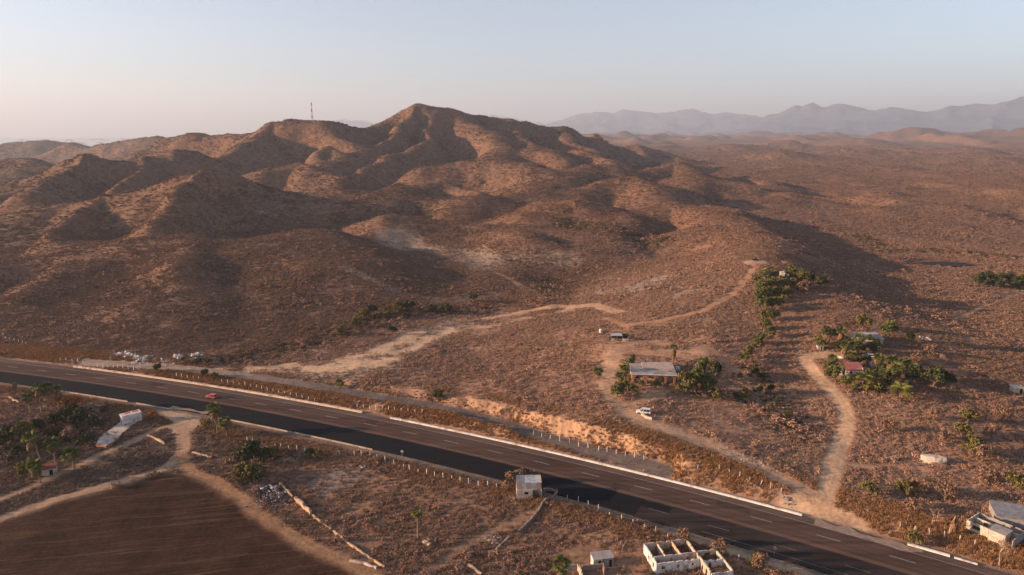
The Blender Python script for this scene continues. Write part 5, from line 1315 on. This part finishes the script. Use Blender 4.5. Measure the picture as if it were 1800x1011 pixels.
FENCES = [
] + [('white fence post along the frontage track, ' + w_, 'posts of the frontage fence', q_) for w_, q_ in (
  ('in the run left of the tan kerb start', interp_px([(107, 633), (147, 639)], 9)), ('in the run below the white rubble heap', interp_px([(172, 645), (235, 652)], 9)),
  ('in the run below the rightmost rubble heap', interp_px([(310, 663), (350, 668)], 9)), ('in the long run behind the red car', interp_px([(390, 674), (431, 679), (490, 691), (553, 706)], 10)),
  ('in the run where the tan kerb ends', interp_px([(628, 716), (661, 720), (705, 723), (742, 727)], 11)))] + [
 ('white concrete fence post in the row below the orange cut bank', 'posts of the cut bank fence',
  [(937, 765), (952, 768), (967, 771), (984, 775), (1001, 779), (1017, 784), (1034, 787), (1052, 792), (1067, 794), (1083, 798), (1099, 801), (1115, 804), (1132, 808), (1199, 824)]),
 ('white concrete fence post in the row beside the house drive', 'posts of the drive fence', [(1226, 825), (1264, 827), (1282, 832), (1300, 839), (1318, 846), (1337, 852), (1354, 859), (1373, 866)]),
 ('white concrete fence post in the near row above the dark thicket', 'posts of the near fence on the left', [(435, 776), (444, 778), (484, 787), (494, 787), (508, 790), (522, 793), (536, 795)]),
 ('white concrete fence post in the near row left of the diamond road sign', 'posts of the near fence on the left', [(597, 801), (623, 801), (636, 801), (650, 803), (663, 808), (677, 813), (693, 818)]),
 ('white concrete fence post in the near row between road sign and tin roofed hut', 'posts of the near fence on the left', [(709, 823), (720, 827), (735, 832), (750, 835), (764, 839), (779, 841), (794, 843), (809, 847), (824, 850), (841, 854), (857, 855), (873, 858), (889, 860)]),
 ('white concrete fence post in the near row right of the tin roofed hut', 'posts of the near fence on the right',
  [(997, 878), (1017, 883), (1034, 888), (1052, 898), (1072, 909), (1092, 917), (1112, 921), (1132, 930), (1152, 938), (1173, 947), (1270, 977), (1298, 984)]),
 ('white concrete fence post in the row right of the dirt road junction', 'posts of the fence near the ruin', [(1582, 928), (1607, 935), (1634, 940), (1660, 945), (1686, 951), (1713, 959)]),
 ('white fence post on the far left slope above the highway', 'posts on the left slope', [(5, 592), (11, 597), (18, 599), (25, 600), (33, 602), (40, 604)])]
fr = random.Random(2)
for label, grp, pts in FENCES:
    W3 = survey(pts)
    for q in W3:
        o = new_obj('fence_post', post_me); o.location = (q[0], q[1], gz_at(q[0], q[1])); o.rotation_euler = (fr.gauss(0, .07), fr.gauss(0, .07), fr.uniform(-.3, .3) - .4); o.scale = (1, 1, fr.uniform(.7, 1.12))
        tag(o, label, 'fence post', grp)

# ------------------------------------------------------------------ palms
palm(54, 725, 5.0, 'short leaning fan palm left of the roadside palm cluster', 1.5, 1.4, (-.9, .3), seed=1)
palm(73, 725, 8.6, 'tallest fan palm of the left roadside cluster', 1.7, 2.4, (.2, .2), seed=2)
palm(85, 723, 8.2, 'middle fan palm of the left roadside cluster', 1.7, 2.2, (.9, .2), seed=3)
palm(104, 719, 6.6, 'right fan palm of the left roadside cluster with long brown skirt', 1.5, 3.0, (.2, 0), seed=4)
palm(75, 822, 8.4, 'leaning tall fan palm above the little red roofed hut', 1.8, 2.8, (-2.6, .8), seed=5)
palm(98, 814, 5.6, 'yellow green fan palm right behind the little red roofed hut', 1.8, 1.8, (-.4, .2), seed=6)
palm(131, 825, 4.2, 'round dark fan palm beside the lane right of the red roofed hut', 2.0, 1.0, (-.5, .1), seed=7, nf=24)
palm(71, 848, 4.6, 'fan palm in front of the little red roofed hut', 1.7, 2.4, (-.7, 0), seed=8)
palm(383, 764, 8.2, 'tall roadside fan palm standing against the black asphalt', 1.9, 2.6, (-.4, 0), seed=9)
palm(399, 768, 4.6, 'short fan palm right of the tall roadside palm', 1.8, 2.0, (0, 0), seed=10)
palm(597, 682, 1.6, 'young yellow palm beside the frontage track', 1.4, .6, (0, 0), seed=11, nf=14)
palm(735, 946, 6.4, 'skinny lone palm with small crown in the lower lot', 1.1, .8, (0, 0), seed=12, nf=12)
palm(986, 1030, 4.6, 'palm with orange brown skirt at the bottom edge', 1.7, 3.0, (0, 0), seed=13)
palm(1331, 992, .7, 'low green palm rosette beside the near shoulder', 1.4, 0, (0, 0), seed=14, nf=16)
palm(1182, 640, 6.2, 'lone fan palm with shaggy skirt behind the house roof', 1.3, 3.4, (.2, 0), seed=15)
palm(1050, 667, 2.6, 'young palm left of the house drive', 1.6, .8, (.1, 0), seed=16)
palm(1098, 668, 4.2, 'upper fan palm in the clump left of the house', 1.6, 1.6, (0, 0), seed=17)
palm(1090, 686, 5.0, 'lower fan palm in the clump left of the house', 1.6, 2.0, (0, 0), seed=18)
palm(1116, 699, 2.8, 'small palm in front of the house arcade', 1.4, .6, (-.4, 0), seed=19, nf=14)
palm(1477, 604, 5.0, 'topmost shaggy fan palm of the compound', 1.7, 3.2, (0, 0), seed=20)
palm(1484, 630, 5.0, 'left fan palm of the shaggy trio in the compound', 1.8, 3.2, (-.2, 0), seed=21)
palm(1503, 630, 5.2, 'right fan palm of the shaggy trio in the compound', 1.9, 3.0, (0, 0), seed=22)
palm(1495, 645, 4.0, 'lowest fan palm of the shaggy trio in the compound', 1.8, 2.4, (0, 0), seed=23)
palm(1552, 679, 4.2, 'shaggy fan palm right of the feather palms', 1.9, 2.4, (0, 0), seed=24)
palm(1574, 672, 4.8, 'tall fan palm at the right of the compound palms', 2.0, 2.6, (0, 0), seed=25)
palm(1592, 655, 3.4, 'small fan palm at the far right of the compound palms', 1.6, 1.4, (0, 0), seed=26)
palm(1497, 683, 3.2, 'left feather palm in front of the red roofed house', 2.2, 0, (.1, 0), kind='feather', nf=13, seed=27)
palm(1514, 685, 4.6, 'middle feather palm in front of the red roofed house', 2.6, 0, (.7, 0), kind='feather', nf=14, seed=28)
palm(1535, 684, 3.0, 'right feather palm in front of the red roofed house', 2.2, 0, (0, 0), kind='feather', nf=13, seed=29)
palm(1580, 703, 3.8, 'largest feather palm at the front of the compound', 3.2, 0, (.3, 0), kind='feather', nf=16, seed=30)
palm(1462, 648, 3.6, 'fan palm at the left corner of the red roofed house', 1.7, 1.8, (0, 0), seed=41)
palm(1509, 614, 4.4, 'fan palm just below the grey roofed house', 1.8, 2.4, (0, 0), seed=42)
palm(1541, 648, 4.0, 'fan palm above the tarp shelter', 1.7, 2.0, (0, 0), seed=43)
palm(1563, 660, 5.2, 'tallest fan palm of the lower compound grove', 1.9, 2.6, (.2, 0), seed=44)
palm(1606, 668, 4.0, 'rightmost fan palm beside the broad dark tree', 1.8, 1.8, (0, 0), seed=45)
palm(1527, 676, 3.8, 'fan palm between the middle and right feather palms', 1.7, 1.8, (0, 0), seed=46)
palm(1668, 940, 4.6, 'pale dead palm with hanging dry skirt near the right ruin', 1.3, 3.0, (.9, 0), seed=31, dead=True, name='dead_palm')

# ------------------------------------------------------------------ trees and large bushes
T = tree
T(1113, 652, 'green', 1.7, 'green tree rising over the left corner of the house roof', tall=1.7)
T(1084, 697, 'green', 2.0, 'round green tree at the foot of the clump left of the house')
T(1100, 692, 'olive', 2.2, 'grey olive bush right of the round green tree left of the house', name='bush')
T(1128, 680, 'green', 1.05, 'green bush in front of the left arches', name='bush')
T(1153, 683, 'green', 1.3, 'green bush hiding the middle arches of the house', name='bush')
T(1171, 684, 'dry', .8, 'dry bush by the right arch of the house', name='bush')
T(1203, 694, 'olive', 3.2, 'large yellow green tree right in front of the house corner', tall=1.05)
T(1222, 692, 'green', 3.4, 'large green tree right of the house, second of the row', tall=1.1)
T(1243, 694, 'green', 2.8, 'green tree at the right end of the row before the house')
T(1240, 660, 'green', 2.6, 'dark green tree beside the scrap heap right of the house', tall=1.2)
T(1256, 668, 'dark', 2.6, 'dark tree behind the right end of the house trees', tall=1.2)
T(1262, 705, 'olive', 1.8, 'olive bush below the right end of the house trees', name='bush')
T(1308, 703, 'olive', 1.8, 'lone olive bush in the gully right of the house', name='bush')
T(770, 706, 'dark', 1.7, 'dark green bush beside the frontage track', name='bush')
T(365, 752, 'yellow', 1.2, 'yellow green bush left of the tall roadside palm', name='bush')
T(360, 664, 'dark', 1.5, 'dark bush between the long kerb and the track', name='bush'); T(378, 668, 'olive', 1.3, 'olive bush right of the dark verge bush', name='bush')
T(277, 655, 'dark', 1.6, 'dark green bush between kerb and rubble', name='bush'); T(350, 642, 'dark', 1.3, 'small dark bush under the rightmost rubble', name='bush')
T(1440, 612, 'olive', 2.8, 'broad olive tree left of the compound', tall=.8); T(1458, 600, 'dark', 2.6, 'dark tree between the olive tree and the palms')
T(1516, 578, 'olive', 2.8, 'round yellow green tree behind the grey roofed house', tall=1.1); T(1560, 598, 'green', 2.9, 'round green tree right of the grey roofed house', tall=1.15)
T(1540, 612, 'yellow', 1.6, 'yellow green bush in front of the grey roofed house', name='bush'); T(1527, 606, 'green', 1.7, 'green bush in front of the grey roof porch', name='bush')
T(1470, 672, 'green', 3.0, 'large green tree hiding the left of the red roofed house'); T(1455, 655, 'olive', 1.9, 'olive bush at the bend of the dirt road', name='bush')
T(1487, 682, 'green', 2.0, 'green tree beside the left feather palm'); T(1530, 692, 'yellow', 2.2, 'yellow green bush in front of the feather palms', name='bush')
T(1545, 655, 'green', 1.8, 'green bush behind the shaggy fan palm', name='bush'); T(1600, 675, 'dark', 2.6, 'dark green tree right of the largest feather palm')
T(1640, 682, 'dark', 3.2, 'broad dark green tree right of the compound'); T(1662, 680, 'dark', 2.4, 'lower dark tree at the right of the broad dark tree')
T(1600, 600, 'yellow', 1.7, 'small yellow tree alone right of the compound', tall=1.2); T(1610, 638, 'dry', 2.2, 'rusty dry bush right of the compound palms', name='bush', tall=.7)
T(1590, 645, 'olive', 1.6, 'small olive bush behind the compound palms', name='bush'); T(1632, 622, 'dry', 1.6, 'round grey dry bush on the slope right of the compound', name='bush')
T(1690, 612, 'yellow', 1.0, 'small yellowish bush on the open right slope', name='bush')
for k, (px, py, kd, rd) in enumerate([(1330, 502, 'olive', 2.6), (1345, 496, 'green', 2.8), (1362, 492, 'olive', 2.6), (1392, 491, 'green', 2.8), (1408, 494, 'olive', 2.6), (1424, 500, 'dark', 2.8), (1440, 508, 'dark', 2.8),
        (1338, 516, 'green', 2.9), (1356, 512, 'green', 3.0), (1374, 508, 'green', 2.9), (1392, 510, 'olive', 2.7), (1412, 514, 'dry', 2.6), (1332, 532, 'green', 2.9), (1350, 530, 'green', 3.0), (1368, 526, 'green', 2.8), (1386, 524, 'olive', 2.4),
        (1340, 548, 'green', 2.9), (1356, 546, 'green', 2.8), (1372, 540, 'olive', 2.4), (1346, 564, 'olive', 2.6), (1358, 566, 'green', 2.4), (1344, 582, 'green', 2.5), (1352, 594, 'olive', 2.3), (1338, 606, 'green', 2.3), (1328, 618, 'olive', 2.2), (1316, 630, 'olive', 2.2), (1306, 640, 'green', 2.0)]):
    T(px, py, kd, rd, {'green': 'bright green', 'olive': 'olive', 'dark': 'dark green', 'dry': 'dry brown'}[kd] + ' tree in the band running down the gully from the ridge hut', 'trees down the gully')
for k, (px, py, kd, rd) in enumerate([(1326, 660, 'dark', 1.3), (1340, 672, 'dark', 1.5), (1354, 690, 'dark', 1.4), (1368, 712, 'dark', 1.3), (1336, 692, 'olive', 1.2), (1352, 722, 'olive', 1.1), (1384, 738, 'dark', 1.2), (1300, 668, 'olive', 1.2)]):
    T(px, py, kd, rd, 'dark bush in the shaded gully left of the dirt road', 'bushes in the lower gully', 'bush')
for k in range(24):
    px = 1716 + 8.4 * (k % 12) + tree_rng.uniform(-4, 4); py = 492 + 9 * (k // 12) + .10 * (px - 1716) + tree_rng.uniform(-3, 3)
    T(px, py, 'dark' if k % 3 else 'green', tree_rng.uniform(1.9, 2.9), ('dark' if k % 3 else 'bright') + ' green tree in the grove below the pond', 'trees of the pond grove')
for px, py, kd, rd in [(24, 690, 'dry', 1.6), (118, 722, 'rust', 2.2), (132, 718, 'rust', 2.0), (62, 700, 'olive', 1.6), (132, 730, 'dark', 1.8), (144, 738, 'dark', 1.8), (118, 742, 'dark', 2.2), (95, 752, 'dark', 2.0), (140, 752, 'dark', 2.3), (165, 752, 'dark', 1.9),
        (70, 762, 'dark', 2.0), (40, 775, 'olive', 2.8), (20, 778, 'dark', 2.2), (5, 790, 'dark', 2.0), (100, 775, 'dark', 1.7), (125, 778, 'dry', 2.2), (150, 785, 'dark', 1.7), (52, 838, 'yellow', 2.4), (112, 806, 'dark', 1.3), (30, 806, 'dark', 1.7)]:
    T(px, py, kd, rd, {'dark': 'dark leafy bush in the overgrown lot on the left', 'rust': 'rust coloured dry bush right of the roadside palm cluster', 'olive': 'olive bush in the overgrown lot on the left', 'dry': 'dry bush in the overgrown lot on the left', 'yellow': 'yellow bush left of the little red roofed hut'}[kd], {'dark': 'dark bushes of the left lot', 'rust': 'rust bushes by the palms', 'olive': 'olive bushes of the left lot', 'dry': 'dry bushes of the left lot'}.get(kd), 'bush')
T(270, 738, 'rust', 1.3, 'small orange bush right of the white hut', name='bush')
for px, py, kd, rd in [(430, 818, 'dark', 2.2), (448, 808, 'dark', 2.4), (462, 812, 'dark', 2.0), (440, 846, 'olive', 2.0), (425, 838, 'olive', 1.8), (452, 838, 'olive', 1.8), (480, 806, 'olive', 1.6), (452, 852, 'dark', 1.6), (418, 850, 'olive', 1.4), (545, 806, 'dark', 1.5), (560, 808, 'olive', 1.3)]:
    T(px, py, kd, rd, {'dark': 'dark green bush in the thicket above the rubble heap', 'olive': 'olive bush in the thicket above the rubble heap'}[kd], {'dark': 'dark bushes above the rubble', 'olive': 'olive bushes above the rubble'}[kd], 'bush')
for px, py, rd in [(893, 862, 1.8), (905, 852, 1.7), (915, 848, 1.9), (938, 850, 1.6), (897, 850, 1.4)]:
    T(px, py, 'dry', rd, 'dry leafless bush behind the tin roofed hut', 'dry bushes behind the hut', 'bush')
for px, py, kd, rd in [(1525, 872, 'olive', 1.8), (1590, 872, 'olive', 1.9), (1612, 868, 'dry', 1.9), (1660, 880, 'dry', 2.2), (1600, 900, 'dry', 1.8), (1605, 958, 'olive', 1.6), (1700, 745, 'olive', 2.2), (1690, 770, 'olive', 2.2), (1710, 800, 'olive', 2.4), (1725, 812, 'dry', 2.2), (1660, 780, 'dry', 2.0), (1740, 770, 'dry', 2.0), (1760, 740, 'dry', 2.2), (1780, 860, 'olive', 2.2), (1735, 850, 'dry', 2.0), (1560, 760, 'dry', 1.8), (1640, 740, 'dry', 1.8)]:
    T(px, py, kd, rd, {'olive': 'loose olive bush in the scrub right of the dirt road', 'dry': 'grey brown bush in the scrub right of the dirt road'}[kd], {'olive': 'olive bushes right of the dirt road', 'dry': 'dry bushes right of the dirt road'}[kd], 'bush')
for px, py, kd, rd in [(640, 560, 'olive', 2.4), (655, 555, 'dark', 2.6), (680, 560, 'olive', 2.4), (700, 550, 'olive', 2.6), (722, 548, 'dark', 2.6), (760, 552, 'dark', 2.2), (786, 552, 'dark', 2.2), (832, 532, 'dark', 2.2), (625, 575, 'olive', 2.2), (600, 590, 'olive', 2.0), (690, 588, 'dark', 1.8)]:
    T(px, py, kd, rd, {'olive': 'olive tree along the creek below the dam', 'dark': 'dark tree along the creek below the dam'}[kd], {'olive': 'olive trees along the creek', 'dark': 'dark trees along the creek'}[kd])
T(1333, 1000, 'dry', 1.7, 'dry bush below the low palm rosette', name='bush'); T(1200, 955, 'dry', 1.5, 'dry bush behind the roofless white building', name='bush'); T(1262, 972, 'dry', 1.6, 'dry bush behind the right rooms of the white building', name='bush')
bare_tree(1757, 996, 7.5, 'forked tree with thin brown crown at the lower right', 3, None, 5); bare_tree(1638, 925, 5.5, 'bare branching tree left of the dead palm', 5, None, 1, None, .7)
bare_tree(1712, 880, 5.0, 'bare pale tree behind the right ruin', 7, None, 0, None, .7); bare_tree(1094, 972, 4.4, 'thin bare tree left of the white building', 9, None, 0, None, .4)
bare_tree(1264, 790, 4.6, 'thin bare tree beside the house drive', 11, None, 0, None, .35); bare_tree(1255, 735, 3.8, 'small bare tree below the house trees', 13, None, 0, None, .5)
bare_tree(1715, 800, 5.0, 'bare tree among bushes right of the pale mound', 15, None, 1, None, .7)

for px, py, kd, rd in [(1490, 612, 'dark', 1.7), (1512, 622, 'dark', 1.8), (1522, 640, 'dark', 1.5), (1508, 643, 'green', 1.5), (1540, 668, 'dark', 1.9), (1560, 668, 'dark', 1.8), (1568, 685, 'dark', 1.6), (1590, 690, 'dark', 1.8), (1505, 690, 'green', 1.4), (1612, 668, 'dark', 2.0), (1470, 618, 'dark', 1.5), (1548, 690, 'green', 1.4), (1535, 622, 'dark', 1.4)]:
    T(px, py, kd, rd, {'dark': 'dark leafy bush under the compound palms', 'green': 'bright green bush under the compound palms'}[kd], {'dark': 'dark bushes under the compound palms', 'green': 'green bushes under the compound palms'}[kd], 'bush')

# the pond
n = 40; pts = [(math.cos(6.2832 * k / n) * 21 * (1 + .08 * math.sin(5 * k)), math.sin(6.2832 * k / n) * 9.5 * (1 + .1 * math.sin(3 * k + 1)), 0) for k in range(n)]
m_, nt, b_ = nodes_of('pond_water'); b_.inputs['Base Color'].default_value = (.034, .029, .030, 1); b_.inputs['Roughness'].default_value = .7; b_.inputs['Specular IOR Level'].default_value = .05
nz_ = nt.nodes.new('ShaderNodeBump'); nz_.inputs['Strength'].default_value = .08; nt.links.new(noise(nt, 1.5, 3, .6), nz_.inputs['Height']); nt.links.new(nz_.outputs[0], b_.inputs['Normal'])
me = bpy.data.meshes.new('pond'); me.from_pydata(pts, [], [tuple(range(n))]); me.materials.append(m_)
pn = new_obj('pond', me); pn.location = (POND_C[0], POND_C[1], POND_C[2] - .12); tag(pn, kind='structure')
